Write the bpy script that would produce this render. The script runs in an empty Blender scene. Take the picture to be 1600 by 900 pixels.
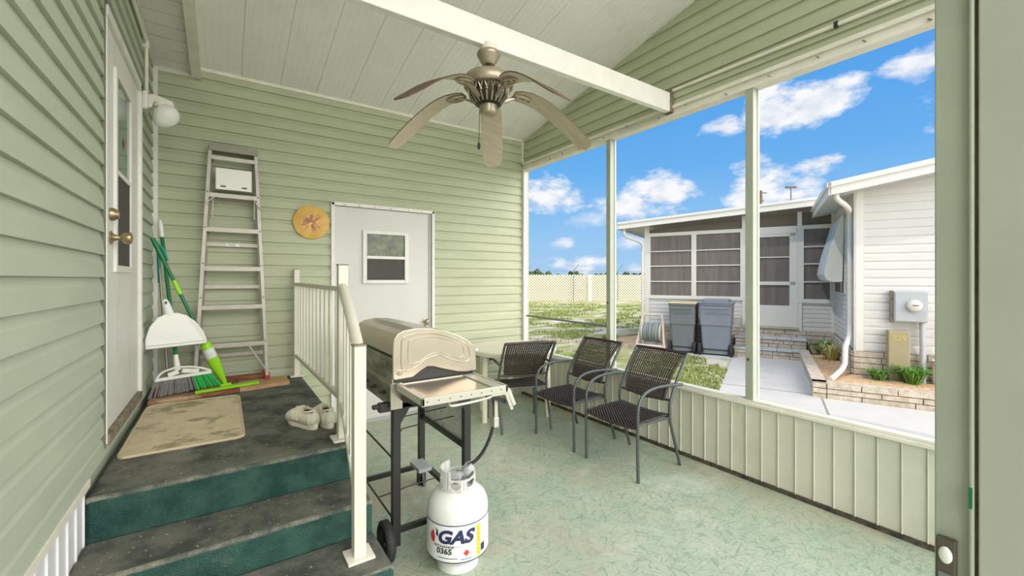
import bpy, bmesh, math, random
from mathutils import Vector, Matrix, noise
random.seed(7)
PI = math.pi
S = bpy.context.scene
C = S.collection

# ------------------------------------------------------------------ camera
cam = bpy.data.cameras.new('camera')
cam.sensor_width = 36.0
cam.lens = 36.0 * 663 / 1600
cam.shift_y = -14 / 1600
cam.clip_start = 0.02
cam.clip_end = 800
camo = bpy.data.objects.new('camera', cam)
camo.location = (0, 0, 1.43)
camo.rotation_euler = (PI / 2, 0, math.radians(-34.2))
C.objects.link(camo)
S.camera = camo
S.view_settings.view_transform = 'Standard'
S.view_settings.look = 'None'
S.view_settings.gamma = 1.0
S.view_settings.use_curve_mapping = False
S.view_settings.exposure = 0.0

SUN_STRENGTH = 1.5
SUN_DIR = Vector((-.50, .12, .86)).normalized()      # towards the sun
BRIGHT = 5.0                                          # strength of the added sky lobe that fills the porch with light


def lin(c):
    return tuple(((v / 255) / 12.92 if v / 255 <= .04045 else ((v / 255 + .055) / 1.055) ** 2.4) for v in c)


# ------------------------------------------------------------------ sky
def make_world():
    w = bpy.data.worlds.new('sky')
    S.world = w
    w.use_nodes = True
    nt = w.node_tree
    nt.nodes.clear()
    N, L = nt.nodes, nt.links

    def node(t, **k):
        n = N.new(t)
        for a, b in k.items():
            setattr(n, a, b)
        return n

    def math_(op, a, b=None, c=None, clamp=False):
        n = node('ShaderNodeMath', operation=op, use_clamp=clamp)
        for i, v in enumerate((a, b, c)):
            if v is None:
                continue
            if isinstance(v, (int, float)):
                n.inputs[i].default_value = v
            else:
                L.new(v, n.inputs[i])
        return n.outputs[0]

    tc = node('ShaderNodeTexCoord')
    nm = node('ShaderNodeVectorMath', operation='NORMALIZE')
    L.new(tc.outputs['Generated'], nm.inputs[0])
    sep = node('ShaderNodeSeparateXYZ')
    L.new(nm.outputs[0], sep.inputs[0])
    x, y, z = sep.outputs
    az = math_('ARCTAN2', x, y)
    el = math_('ARCSINE', z)
    ramp = node('ShaderNodeValToRGB')
    cr = ramp.color_ramp
    stops = [(0.0, (172, 208, 240)), (.10, (150, 200, 243)), (.24, (108, 178, 240)),
             (.42, (84, 160, 234)), (.65, (60, 140, 226)), (1, (46, 118, 205))]
    cr.elements[0].position = 0
    cr.elements[0].color = (*lin(stops[0][1]), 1)
    cr.elements[1].position = 1
    cr.elements[1].color = (*lin(stops[-1][1]), 1)
    for p, c in stops[1:-1]:
        e = cr.elements.new(p)
        e.color = (*lin(c), 1)
    L.new(math_('MAXIMUM', math_('DIVIDE', el, 1.0), 0), ramp.inputs[0])
    # cloud noise
    mp = node('ShaderNodeMapping')
    mp.inputs['Scale'].default_value = (1, 1, 2.0)
    L.new(nm.outputs[0], mp.inputs[0])
    n1 = node('ShaderNodeTexNoise')
    n1.inputs['Scale'].default_value = 11
    n1.inputs['Detail'].default_value = 7
    n1.inputs['Roughness'].default_value = .62
    L.new(mp.outputs[0], n1.inputs[0])
    nz = math_('SUBTRACT', n1.outputs[0], .5)
    # (azimuth deg, elevation deg, half width, half height, softness 0..1)
    clouds = [(39.6, 10.9, 4.0, 2.5, 1), (53.8, 10.4, 6.0, 2.5, 1), (50.3, 9.6, 3.6, 2.0, 1), (64.6, 10.6, 3.4, 3.3, 1), (67.8, 9.2, 3.6, 2.4, 1),
              (70.0, 18.6, 4.6, 2.4, 1), (65.2, 18.6, 3.4, 2.6, 1), (61.2, 17.6, 2.8, 1.5, .9), (69.9, 12.2, 2.3, 1.1, 1), (77.8, 20.2, 2.8, 1.6, .95),
              (43.0, 2.0, 4.2, 1.1, 1), (40.8, 4.7, 1.8, .8, .75), (44.4, 7.6, 3.2, 1.1, .6), (49.7, 5.0, 2.0, 1.0, .7), (51.2, 1.3, 3, .8, .9),
              (90, 14, 10, 4, .9), (110, 22, 14, 6, 1), (20, 16, 8, 4, .9), (0, 10, 9, 4, 1), (-30, 20, 12, 6, .9), (130, 12, 12, 5, 1)]
    dens = None
    R = math.radians
    for a0, e0, wa, he, st in clouds:
        dx = math_('MULTIPLY', math_('SUBTRACT', az, R(a0)), 1 / R(wa))
        dy = math_('MULTIPLY', math_('SUBTRACT', el, R(e0)), 1 / R(he))
        d = math_('SQRT', math_('ADD', math_('MULTIPLY', dx, dx), math_('MULTIPLY', dy, dy)))
        v = math_('MULTIPLY', math_('SUBTRACT', math_('ADD', 1.0, math_('MULTIPLY', nz, 3.4)), d), 1.5 * st, clamp=True)
        v = math_('MULTIPLY', v, st)
        dens = v if dens is None else math_('MAXIMUM', dens, v)
    mix = node('ShaderNodeMix', data_type='RGBA')
    L.new(dens, mix.inputs[0])
    L.new(ramp.outputs[0], mix.inputs[6])
    n2 = node('ShaderNodeTexNoise')
    n2.inputs['Scale'].default_value = 22
    n2.inputs['Detail'].default_value = 4
    L.new(mp.outputs[0], n2.inputs[0])
    cc = node('ShaderNodeValToRGB')
    cc.color_ramp.elements[0].position = .35
    cc.color_ramp.elements[0].color = (*lin((222, 229, 242)), 1)
    cc.color_ramp.elements[1].position = .6
    cc.color_ramp.elements[1].color = (*lin((250, 251, 254)), 1)
    L.new(n2.outputs[0], cc.inputs[0])
    L.new(cc.outputs[0], mix.inputs[7])
    # bright sky lobe added behind the porch to light its interior
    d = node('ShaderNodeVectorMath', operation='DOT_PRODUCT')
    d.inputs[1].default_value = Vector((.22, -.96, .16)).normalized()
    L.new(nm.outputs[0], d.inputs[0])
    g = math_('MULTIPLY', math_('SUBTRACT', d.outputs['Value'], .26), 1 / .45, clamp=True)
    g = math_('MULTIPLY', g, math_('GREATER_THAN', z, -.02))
    sky_fill = node('ShaderNodeMix', data_type='RGBA')
    L.new(g, sky_fill.inputs[0])
    L.new(mix.outputs[2], sky_fill.inputs[6])
    sky_fill.inputs[7].default_value = (1.0 * BRIGHT, .97 * BRIGHT, .955 * BRIGHT, 1)
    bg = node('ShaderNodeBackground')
    L.new(sky_fill.outputs[2], bg.inputs[0])
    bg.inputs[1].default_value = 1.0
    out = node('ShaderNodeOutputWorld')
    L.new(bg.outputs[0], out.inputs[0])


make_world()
sun = bpy.data.lights.new('sun', 'SUN')
sun.energy = SUN_STRENGTH
sun.angle = math.radians(1.5)
sun.color = (1, .96, .9)
suno = bpy.data.objects.new('sun', sun)
suno.rotation_euler = SUN_DIR.to_track_quat('Z', 'Y').to_euler()
suno.location = (-6, 0, 12)
C.objects.link(suno)


# ------------------------------------------------------------------ materials
def mat(name, col, rough=.6, metal=0, var=0, vscale=4, col2=None, bump=0, bscale=60, stretch=None, spec=.5, alpha=None):
    m = bpy.data.materials.new(name)
    m.use_nodes = True
    nt = m.node_tree
    b = nt.nodes['Principled BSDF']
    c = lin(col)
    b.inputs['Base Color'].default_value = (*c, 1)
    b.inputs['Roughness'].default_value = rough
    b.inputs['Metallic'].default_value = metal
    b.inputs['Specular IOR Level'].default_value = spec
    tc = nt.nodes.new('ShaderNodeTexCoord')
    mp = nt.nodes.new('ShaderNodeMapping')
    if stretch:
        mp.inputs['Scale'].default_value = stretch
    nt.links.new(tc.outputs['Object'], mp.inputs[0])
    if var or col2:
        n = nt.nodes.new('ShaderNodeTexNoise')
        n.inputs['Scale'].default_value = vscale
        n.inputs['Detail'].default_value = 6
        n.inputs['Roughness'].default_value = .65
        nt.links.new(mp.outputs[0], n.inputs[0])
        r = nt.nodes.new('ShaderNodeValToRGB')
        e0, e1 = r.color_ramp.elements
        e0.position, e1.position = .38, .62
        if col2:
            a, d = lin(col2), c
        else:
            a = tuple(max(0, v * (1 - var)) for v in c)
            d = tuple(min(1, v * (1 + var)) for v in c)
        e0.color, e1.color = (*a, 1), (*d, 1)
        nt.links.new(n.outputs[0], r.inputs[0])
        nt.links.new(r.outputs[0], b.inputs['Base Color'])
    if bump:
        n = nt.nodes.new('ShaderNodeTexNoise')
        n.inputs['Scale'].default_value = bscale
        n.inputs['Detail'].default_value = 3
        nt.links.new(mp.outputs[0], n.inputs[0])
        bp = nt.nodes.new('ShaderNodeBump')
        bp.inputs['Strength'].default_value = bump
        bp.inputs['Distance'].default_value = .01
        nt.links.new(n.outputs[0], bp.inputs['Height'])
        nt.links.new(bp.outputs[0], b.inputs['Normal'])
    if alpha is not None:
        b.inputs['Alpha'].default_value = alpha
    return m


def add_layer(m, col, scale, lo, hi, amount=1.0, stretch=None, detail=5):
    """mix a noise-shaped stain over a material's colour"""
    nt = m.node_tree
    b = nt.nodes['Principled BSDF']
    src = b.inputs['Base Color'].links[0].from_socket if b.inputs['Base Color'].links else None
    tc = nt.nodes.new('ShaderNodeTexCoord')
    mp = nt.nodes.new('ShaderNodeMapping')
    mp.inputs['Location'].default_value = (3.1 * scale, 1.7, .3)
    if stretch:
        mp.inputs['Scale'].default_value = stretch
    nt.links.new(tc.outputs['Object'], mp.inputs[0])
    n = nt.nodes.new('ShaderNodeTexNoise')
    n.inputs['Scale'].default_value = scale
    n.inputs['Detail'].default_value = detail
    n.inputs['Roughness'].default_value = .7
    nt.links.new(mp.outputs[0], n.inputs[0])
    r = nt.nodes.new('ShaderNodeMapRange')
    r.inputs[1].default_value = lo
    r.inputs[2].default_value = hi
    r.inputs[4].default_value = amount
    nt.links.new(n.outputs[0], r.inputs[0])
    mx = nt.nodes.new('ShaderNodeMix')
    mx.data_type = 'RGBA'
    nt.links.new(r.outputs[0], mx.inputs[0])
    if src:
        nt.links.new(src, mx.inputs[6])
    else:
        mx.inputs[6].default_value = b.inputs['Base Color'].default_value
    mx.inputs[7].default_value = (*lin(col), 1)
    nt.links.new(mx.outputs[2], b.inputs['Base Color'])
    return m


def floor_material():
    m = mat('floor_vinyl', (182, 190, 168), rough=.5, col2=(168, 183, 160), vscale=3, bump=.05, bscale=30)
    nt = m.node_tree
    N, L = nt.nodes, nt.links
    b = N['Principled BSDF']
    src = b.inputs['Base Color'].links[0].from_socket
    tc = N.new('ShaderNodeTexCoord')
    fac = None
    for k, (rot, sc) in enumerate([(28, 30), (-34, 30), (72, 36), (-78, 36)]):
        mp = N.new('ShaderNodeMapping')
        mp.vector_type = 'TEXTURE'
        mp.inputs['Rotation'].default_value = (0, 0, math.radians(rot))
        mp.inputs['Scale'].default_value = (1, 7.5, 1)
        mp.inputs['Location'].default_value = (k * 3.3, k * 1.7, 0)
        L.new(tc.outputs['Object'], mp.inputs[0])
        v = N.new('ShaderNodeTexNoise')
        v.inputs['Scale'].default_value = sc
        v.inputs['Detail'].default_value = 1
        L.new(mp.outputs[0], v.inputs['Vector'])
        ab = N.new('ShaderNodeMath')
        ab.operation = 'SUBTRACT'
        ab.inputs[1].default_value = .5
        L.new(v.outputs[0], ab.inputs[0])
        ab2 = N.new('ShaderNodeMath')
        ab2.operation = 'ABSOLUTE'
        L.new(ab.outputs[0], ab2.inputs[0])
        r = N.new('ShaderNodeMapRange')
        r.inputs[1].default_value = .006
        r.inputs[2].default_value = .020
        r.inputs[3].default_value = 1
        r.inputs[4].default_value = 0
        L.new(ab2.outputs[0], r.inputs[0])
        n = N.new('ShaderNodeTexNoise')
        n.inputs['Scale'].default_value = 9 + 2 * k
        L.new(tc.outputs['Object'], n.inputs[0])
        q = N.new('ShaderNodeMapRange')
        q.inputs[1].default_value = .34
        q.inputs[2].default_value = .50
        L.new(n.outputs[0], q.inputs[0])
        mu = N.new('ShaderNodeMath')
        mu.operation = 'MULTIPLY'
        L.new(r.outputs[0], mu.inputs[0])
        L.new(q.outputs[0], mu.inputs[1])
        if fac is None:
            fac = mu.outputs[0]
        else:
            mm = N.new('ShaderNodeMath')
            mm.operation = 'MAXIMUM'
            L.new(fac, mm.inputs[0])
            L.new(mu.outputs[0], mm.inputs[1])
            fac = mm.outputs[0]
    sc = N.new('ShaderNodeMath')
    sc.operation = 'MULTIPLY'
    sc.inputs[1].default_value = .55
    L.new(fac, sc.inputs[0])
    mx = N.new('ShaderNodeMix')
    mx.data_type = 'RGBA'
    L.new(sc.outputs[0], mx.inputs[0])
    L.new(src, mx.inputs[6])
    mx.inputs[7].default_value = (*lin((96, 132, 110)), 1)
    L.new(mx.outputs[2], b.inputs['Base Color'])
    add_layer(m, (184, 172, 146), 1.1, .46, .64, .8)
    add_layer(m, (206, 214, 198), 1.9, .55, .68, .6)
    add_layer(m, (120, 128, 108), 2.6, .60, .74, .45)
    return m


M = {}
M['siding'] = mat('green_vinyl', (178, 184, 154), rough=.5, var=.05, vscale=1.5, bump=.04, bscale=90, stretch=(1, 1, 4), spec=.3)
M['siding_l'] = add_layer(mat('weathered_green_vinyl', (182, 191, 169), rough=.5, var=.04, vscale=1.5, bump=.04, bscale=90, stretch=(1, 1, 4), spec=.3),
                          (174, 186, 173), .8, .45, .65, .5)
M['white'] = mat('white_aluminium', (226, 225, 216), rough=.45, var=.05, vscale=6)
M['cream'] = mat('cream_trim', (228, 224, 208), rough=.5, var=.05, vscale=8)
M['post'] = mat('pale_green_post', (166, 172, 154), rough=.45, var=.05, vscale=5)
M['ceiling'] = add_layer(mat('ceiling_panel', (244, 241, 235), rough=.5, var=.03, vscale=2), (222, 217, 204), 1.2, .5, .7, .5)
M['beam'] = mat('white_painted_beam', (240, 237, 226), rough=.55, var=.03, vscale=9, bump=.1, bscale=30)
M['floor'] = floor_material()
M['knee'] = add_layer(mat('knee_wall_panel', (210, 209, 190), rough=.45, var=.04, vscale=3), (190, 182, 150), 3, .58, .7, .5, (1, 1, .3))
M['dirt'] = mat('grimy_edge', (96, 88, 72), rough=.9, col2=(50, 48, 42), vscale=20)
M['skirt'] = mat('white_skirting', (226, 226, 226), rough=.45)
M['doorwhite'] = add_layer(mat('white_door', (228, 226, 218), rough=.5, var=.03, vscale=3, stretch=(1, 1, .3)), (205, 203, 192), 6, .52, .7, .6, (1, 1, .25))
M['shedwhite'] = mat('shed_door_white', (206, 206, 198), rough=.4, var=.02, vscale=2)
M['glass'] = mat('dark_glass', (50, 58, 56), rough=.08, spec=.5)
M['glassreflect'] = mat('painted_green_reflection', (118, 140, 128), rough=.1, col2=(96, 124, 112), vscale=6)  # teal-green reflection painted into the house door pane
M['screen'] = mat('dark_screen', (78, 76, 72), rough=.8, var=.05, vscale=5)
M['leafreflect'] = mat('painted_leaf_reflection', (92, 108, 44), rough=.1, col2=(20, 24, 18), vscale=9)  # reflected greenery painted into the shed door pane colour
M['brass'] = mat('aged_brass', (168, 152, 118), rough=.3, metal=.85)
M['brown'] = mat('brown_sill', (110, 96, 78), rough=.7, col2=(150, 142, 124), vscale=15)
M['carpet_t'] = mat('dusty_green_carpet', (124, 124, 114), rough=1, col2=(82, 87, 80), vscale=6, bump=.9, bscale=180, spec=.1)
add_layer(M['carpet_t'], (150, 147, 132), 3.0, .52, .72, .75)
add_layer(M['carpet_t'], (206, 202, 186), 55, .66, .72, .8, None, 2)
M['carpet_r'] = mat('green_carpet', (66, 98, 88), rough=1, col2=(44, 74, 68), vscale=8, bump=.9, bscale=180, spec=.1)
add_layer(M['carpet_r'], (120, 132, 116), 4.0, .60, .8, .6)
M['nosing'] = mat('worn_carpet_edge', (138, 137, 122), rough=1, col2=(84, 94, 86), vscale=14, bump=.9, bscale=150, spec=.1)
M['rail'] = add_layer(mat('cream_rail', (214, 211, 194), rough=.45, var=.03, vscale=6), (176, 150, 110), 14, .66, .74, .6)
M['alu'] = mat('ladder_aluminium', (180, 175, 163), rough=.45, metal=.35, var=.06, vscale=14)
M['alud'] = mat('ladder_aluminium_grey', (140, 136, 122), rough=.5, metal=.3)
M['red'] = mat('red_rubber', (168, 52, 40), rough=.6)
M['wood'] = mat('reddish_plywood', (150, 96, 66), rough=.8, col2=(112, 66, 48), vscale=7, stretch=(1, 6, 6))
add_layer(M['wood'], (196, 172, 134), 2.2, .48, .62, .85)
M['wood2'] = mat('raw_plywood', (196, 164, 122), rough=.8, col2=(176, 138, 98), vscale=7, stretch=(1, 6, 6))
M['mat'] = mat('beige_mat', (232, 215, 182), rough=1, col2=(218, 202, 168), vscale=9, bump=.8, bscale=150, spec=.1)
add_layer(M['mat'], (152, 140, 112), 3.4, .52, .60, .75)
M['matedge'] = mat('mat_edge', (210, 196, 160), rough=1, bump=.5, bscale=150, spec=.1)
M['shoe'] = mat('off_white_leather', (232, 226, 204), rough=.6, var=.04, vscale=20)
M['shoesole'] = mat('shoe_sole', (238, 232, 212), rough=.7)
M['shoein'] = mat('shoe_lining', (150, 136, 108), rough=.9)
M['green'] = mat('dark_green_plastic', (10, 112, 62), rough=.35)
M['lime'] = mat('lime_plastic', (150, 214, 30), rough=.35)
M['teal'] = mat('teal_plastic', (30, 140, 130), rough=.4)
M['greenb'] = mat('green_bristle', (40, 176, 80), rough=.7)
M['greyb'] = mat('grey_bristle', (126, 126, 124), rough=.8, var=.2, vscale=60)
M['plastic'] = mat('white_plastic', (236, 236, 228), rough=.4)
M['clear'] = mat('frosted_bottle', (214, 226, 216), rough=.2)
M['steelpole'] = mat('steel_pole', (150, 148, 140), rough=.35, metal=.7)
M['orange'] = mat('orange_plastic', (224, 92, 40), rough=.5)
M['globe'] = mat('milky_glass', (236, 236, 228), rough=.25)
M['nickel'] = mat('antique_nickel', (172, 160, 138), rough=.35, metal=.6, var=.12, vscale=20)
M['nickeld'] = mat('dark_bronze', (64, 58, 48), rough=.5, metal=.6)
M['blade'] = mat('whitewashed_blade', (206, 192, 168), rough=.55, col2=(190, 176, 152), vscale=5, stretch=(1, 12, 1))
M['bladeedge'] = mat('blade_edge', (92, 70, 50), rough=.6)
M['steel'] = mat('stainless_lid', (186, 178, 160), rough=.25, metal=.8, var=.05, vscale=5)
M['steel2'] = mat('stainless_shelf', (196, 186, 172), rough=.22, metal=.8, col2=(190, 176, 156), vscale=3)
M['steelrim'] = mat('shelf_rim', (188, 186, 172), rough=.35, metal=.3)
M['black'] = mat('black_powder_coat', (38, 38, 37), rough=.4)
M['blackm'] = mat('smoky_black_panel', (150, 147, 136), rough=.3, metal=.6, col2=(84, 83, 76), vscale=5, stretch=(1, 1, 3))
M['rubber'] = mat('wheel_rubber', (44, 44, 42), rough=.7)
M['speck'] = mat('speckled_panel', (244, 242, 235), rough=.5, col2=(222, 220, 208), vscale=25)
add_layer(M['speck'], (96, 94, 82), 30, .62, .68, .8)
M['tank'] = add_layer(mat('white_tank_paint', (228, 228, 222), rough=.4, var=.02, vscale=4), (206, 198, 180), 5, .55, .7, .5)
M['label'] = mat('tank_label', (238, 238, 236), rough=.35)
M['navy'] = mat('navy_print', (42, 50, 88), rough=.4)
M['yellow'] = mat('yellow_print', (240, 190, 40), rough=.4)
M['redp'] = mat('red_print', (206, 60, 50), rough=.4)
M['ink'] = mat('dark_print', (52, 50, 54), rough=.5)
M['wicker'] = mat('dark_brown_wicker', (60, 51, 45), rough=.55, var=.18, vscale=60)
M['chairmetal'] = mat('grey_powder_coat', (84, 92, 90), rough=.4, metal=.3)
M['resin'] = mat('cream_resin', (228, 222, 200), rough=.4, var=.02, vscale=5)
M['nwhite'] = mat('neighbour_siding', (208, 204, 196), rough=.5, var=.02, vscale=3)
M['ntrim'] = mat('neighbour_trim', (220, 215, 204), rough=.5)
M['nscreen'] = mat('porch_screen', (122, 112, 104), rough=.8, col2=(106, 98, 91), vscale=2, stretch=(5, 5, .5))
M['nscreend'] = mat('gable_screen', (112, 104, 90), rough=.9)
M['stone'] = mat('split_face_stone', (206, 194, 174), rough=.9, col2=(178, 164, 144), vscale=10, bump=1, bscale=40)
M['mortar'] = mat('dark_mortar', (104, 88, 72), rough=1)
M['tread'] = mat('grey_tread', (186, 188, 188), rough=.8, var=.04, vscale=10)
M['concrete'] = add_layer(mat('pale_concrete', (196, 193, 185), rough=.9, var=.03, vscale=3), (176, 166, 150), 1.3, .56, .7, .5)
M['concretej'] = mat('concrete_joint', (140, 136, 128), rough=1)
M['ground'] = mat('sandy_lawn', (150, 152, 92), rough=1, col2=(176, 168, 124), vscale=.9, bump=.4, bscale=25, spec=.1)
add_layer(M['ground'], (210, 203, 188), .6, .50, .60, .9, (1, 2.2, 1))
add_layer(M['ground'], (122, 146, 62), .7, .52, .66, .8)
M['grass'] = mat('grass_blades', (152, 160, 96), rough=.8, col2=(126, 140, 76), vscale=3, spec=.1)
M['mulch'] = mat('orange_mulch', (222, 190, 146), rough=1, col2=(184, 148, 108), vscale=25, bump=1, bscale=60)
M['bin'] = mat('grey_bin_plastic', (112, 117, 115), rough=.6, var=.06, vscale=3)
M['binb'] = mat('blue_grey_bin_plastic', (126, 133, 140), rough=.6, var=.06, vscale=3)
M['binlid'] = mat('yellowed_bin_lid', (206, 186, 140), rough=.7)
M['beige'] = mat('beige_plastic', (206, 188, 168), rough=.7, var=.08, vscale=8)
M['hose'] = mat('green_grey_hose', (140, 150, 146), rough=.6)
M['galv'] = mat('grey_meter_box', (172, 176, 176), rough=.5, metal=.1, var=.03, vscale=6)
M['olive'] = mat('tan_utility_box', (158, 146, 112), rough=.7, var=.06, vscale=8)
M['fencec'] = mat('cream_fence', (214, 208, 184), rough=.8)
M['fenced'] = mat('cream_fence_backing', (150, 144, 116), rough=.9)
M['wire'] = mat('galvanised_wire', (120, 128, 122), rough=.6)
M['tree'] = mat('dark_tree_leaves', (64, 82, 44), rough=.9, col2=(40, 56, 30), vscale=1.2, bump=.5, bscale=4)
M['bark'] = mat('bark', (96, 80, 62), rough=.9)
M['pole'] = mat('utility_pole', (110, 96, 80), rough=.9)
M['roof'] = mat('roof_white', (200, 200, 200), rough=.7)
M['blueawn'] = mat('awning_stripe_blue', (172, 196, 206), rough=.5)
M['awn'] = mat('awning_white', (228, 224, 212), rough=.5)
M['plant'] = mat('green_leaf_blades', (110, 160, 60), rough=.7, col2=(80, 124, 44), vscale=8)
M['dryplant'] = mat('dry_leaf_blades', (196, 186, 120), rough=.8)


def plaque_mat():
    m = mat('painted_plaque', (222, 182, 92), rough=.45, col2=(204, 158, 72), vscale=8)
    nt = m.node_tree
    N, L = nt.nodes, nt.links
    b = N['Principled BSDF']
    src = b.inputs['Base Color'].links[0].from_socket
    tc = N.new('ShaderNodeTexCoord')
    ln = N.new('ShaderNodeVectorMath')
    ln.operation = 'LENGTH'
    L.new(tc.outputs['Object'], ln.inputs[0])
    n = N.new('ShaderNodeTexNoise')
    n.inputs['Scale'].default_value = 22
    n.inputs['Detail'].default_value = 4
    L.new(tc.outputs['Object'], n.inputs[0])
    a = N.new('ShaderNodeMath')
    a.operation = 'MULTIPLY_ADD'
    a.inputs[1].default_value = .22
    L.new(n.outputs[0], a.inputs[0])
    L.new(ln.outputs['Value'], a.inputs[2])
    r = N.new('ShaderNodeMapRange')
    r.inputs[1].default_value = .15
    r.inputs[2].default_value = .20
    r.inputs[3].default_value = 1
    r.inputs[4].default_value = 0
    L.new(a.outputs[0], r.inputs[0])
    cr = N.new('ShaderNodeValToRGB')
    e = cr.color_ramp.elements
    e[0].position, e[0].color = .38, (*lin((120, 112, 90)), 1)
    e[1].position, e[1].color = .62, (*lin((232, 196, 110)), 1)
    k = cr.color_ramp.elements.new(.5)
    k.color = (*lin((186, 92, 52)), 1)
    n2 = N.new('ShaderNodeTexNoise')
    n2.inputs['Scale'].default_value = 30
    L.new(tc.outputs['Object'], n2.inputs[0])
    L.new(n2.outputs[0], cr.inputs[0])
    mx = N.new('ShaderNodeMix')
    mx.data_type = 'RGBA'
    L.new(r.outputs[0], mx.inputs[0])
    L.new(src, mx.inputs[6])
    L.new(cr.outputs[0], mx.inputs[7])
    L.new(mx.outputs[2], b.inputs['Base Color'])
    return m


M['plaque'] = plaque_mat()

# ------------------------------------------------------------------ mesh helpers
OFF = {}


class MB:
    def __init__(s):
        s.v, s.f, s.mi = [], [], []
        s.cur = 0

    def add(s, vs, fs, mi=None):
        n = len(s.v)
        s.v += [tuple(v) for v in vs]
        for f in fs:
            s.f.append([i + n for i in f])
            s.mi.append(s.cur if mi is None else mi)
        return s

    def box(s, x0, x1, y0, y1, z0, z1, mi=None):
        vs = [(x, y, z) for z in (z0, z1) for y in (y0, y1) for x in (x0, x1)]
        return s.add(vs, [(0, 2, 3, 1), (4, 5, 7, 6), (0, 1, 5, 4), (2, 6, 7, 3), (0, 4, 6, 2), (1, 3, 7, 5)], mi)

    def obox(s, c, size, rot=None, mi=None):
        R = rot.to_3x3() if rot else Matrix.Identity(3)
        c = Vector(c)
        vs = [c + R @ Vector((sx * size[0] / 2, sy * size[1] / 2, sz * size[2] / 2)) for sz in (-1, 1) for sy in (-1, 1) for sx in (-1, 1)]
        return s.add(vs, [(0, 2, 3, 1), (4, 5, 7, 6), (0, 1, 5, 4), (2, 6, 7, 3), (0, 4, 6, 2), (1, 3, 7, 5)], mi)

    def bar(s, a, b, w, h, up=(0, 0, 1), mi=None):
        """rectangular bar from a to b, w across, h along 'up'"""
        a, b = Vector(a), Vector(b)
        d = (b - a).normalized()
        up = Vector(up)
        side = d.cross(up)
        if side.length < 1e-4:
            side = d.cross(Vector((0, 1, 0)))
        side.normalize()
        up2 = side.cross(d).normalized()
        vs = []
        for p in (a, b):
            for sx, sy in ((-1, -1), (1, -1), (1, 1), (-1, 1)):
                vs.append(p + side * (sx * w / 2) + up2 * (sy * h / 2))
        return s.add(vs, [(3, 2, 1, 0), (4, 5, 6, 7), (0, 1, 5, 4), (1, 2, 6, 5), (2, 3, 7, 6), (3, 0, 4, 7)], mi)

    def tube(s, pts, r, n=10, mi=None, closed=False):
        pts = [Vector(p) for p in pts]
        rs = r if isinstance(r, (list, tuple)) else [r] * len(pts)
        m = len(pts)
        vs, fs = [], []
        prev = None
        for i, p in enumerate(pts):
            if closed:
                d = (pts[(i + 1) % m] - pts[i - 1]).normalized()
            else:
                d = (pts[min(i + 1, m - 1)] - pts[max(i - 1, 0)]).normalized()
            if prev is None:
                a = d.cross(Vector((0, 0, 1)))
                if a.length < 1e-3:
                    a = d.cross(Vector((1, 0, 0)))
            else:
                a = prev - d * prev.dot(d)
            a.normalize()
            prev = a
            b = d.cross(a)
            for k in range(n):
                t = 2 * PI * k / n
                vs.append(p + (a * math.cos(t) + b * math.sin(t)) * rs[i])
        for i in range(m if closed else m - 1):
            j = (i + 1) % m
            for k in range(n):
                fs.append((i * n + k, i * n + (k + 1) % n, j * n + (k + 1) % n, j * n + k))
        if not closed:
            fs.append(tuple(range(n))[::-1])
            fs.append(tuple((m - 1) * n + k for k in range(n)))
        return s.add(vs, fs, mi)

    def lathe(s, prof, c=(0, 0, 0), n=32, axis=None, mi=None, cap=True):
        """prof: (r, h) pairs along axis (default z)"""
        c = Vector(c)
        Q = Vector(axis or (0, 0, 1)).normalized().to_track_quat('Z', 'Y').to_matrix() if axis else Matrix.Identity(3)
        vs, fs = [], []
        for r, h in prof:
            for k in range(n):
                t = 2 * PI * k / n
                vs.append(c + Q @ Vector((r * math.cos(t), r * math.sin(t), h)))
        for i in range(len(prof) - 1):
            for k in range(n):
                fs.append((i * n + k, i * n + (k + 1) % n, (i + 1) * n + (k + 1) % n, (i + 1) * n + k))
        if cap:
            fs.append(tuple(range(n))[::-1])
            fs.append(tuple((len(prof) - 1) * n + k for k in range(n)))
        return s.add(vs, fs, mi)

    def ball(s, c, r, n=16, m=10, mi=None):
        rx, ry, rz = (r, r, r) if isinstance(r, (int, float)) else r
        vs, fs = [], []
        for i in range(m + 1):
            a = -PI / 2 + PI * i / m
            for k in range(n):
                t = 2 * PI * k / n
                vs.append((c[0] + rx * math.cos(a) * math.cos(t), c[1] + ry * math.cos(a) * math.sin(t), c[2] + rz * math.sin(a)))
        for i in range(m):
            for k in range(n):
                fs.append((i * n + k, i * n + (k + 1) % n, (i + 1) * n + (k + 1) % n, (i + 1) * n + k))
        return s.add(vs, fs, mi)

    def prism(s, poly, a, b, axis='z', mi=None):
        """polygon extruded along an axis; poly in the other two axes (xy, xz, yz)"""
        def P(p, h):
            return {'z': (p[0], p[1], h), 'y': (p[0], h, p[1]), 'x': (h, p[0], p[1])}[axis]
        n = len(poly)
        vs = [P(p, a) for p in poly] + [P(p, b) for p in poly]
        fs = [tuple(range(n))[::-1], tuple(range(n, 2 * n))]
        fs += [(i, (i + 1) % n, n + (i + 1) % n, n + i) for i in range(n)]
        return s.add(vs, fs, mi)

    def build(s, name, m, parent=None, smooth=False, bevel=0, origin=None, fix=True):
        me = bpy.data.meshes.new(name)
        if parent is not None:
            off = OFF.get(parent.name, Vector((0, 0, 0)))
        elif origin is not None:
            off = Vector(origin)
        else:
            xs = [v[0] for v in s.v]
            ys = [v[1] for v in s.v]
            zs = [v[2] for v in s.v]
            off = Vector(((min(xs) + max(xs)) / 2, (min(ys) + max(ys)) / 2, min(zs)))
        me.from_pydata([(v[0] - off[0], v[1] - off[1], v[2] - off[2]) for v in s.v], [], s.f)
        ms = m if isinstance(m, list) else [m]
        for q in ms:
            me.materials.append(q)
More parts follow.
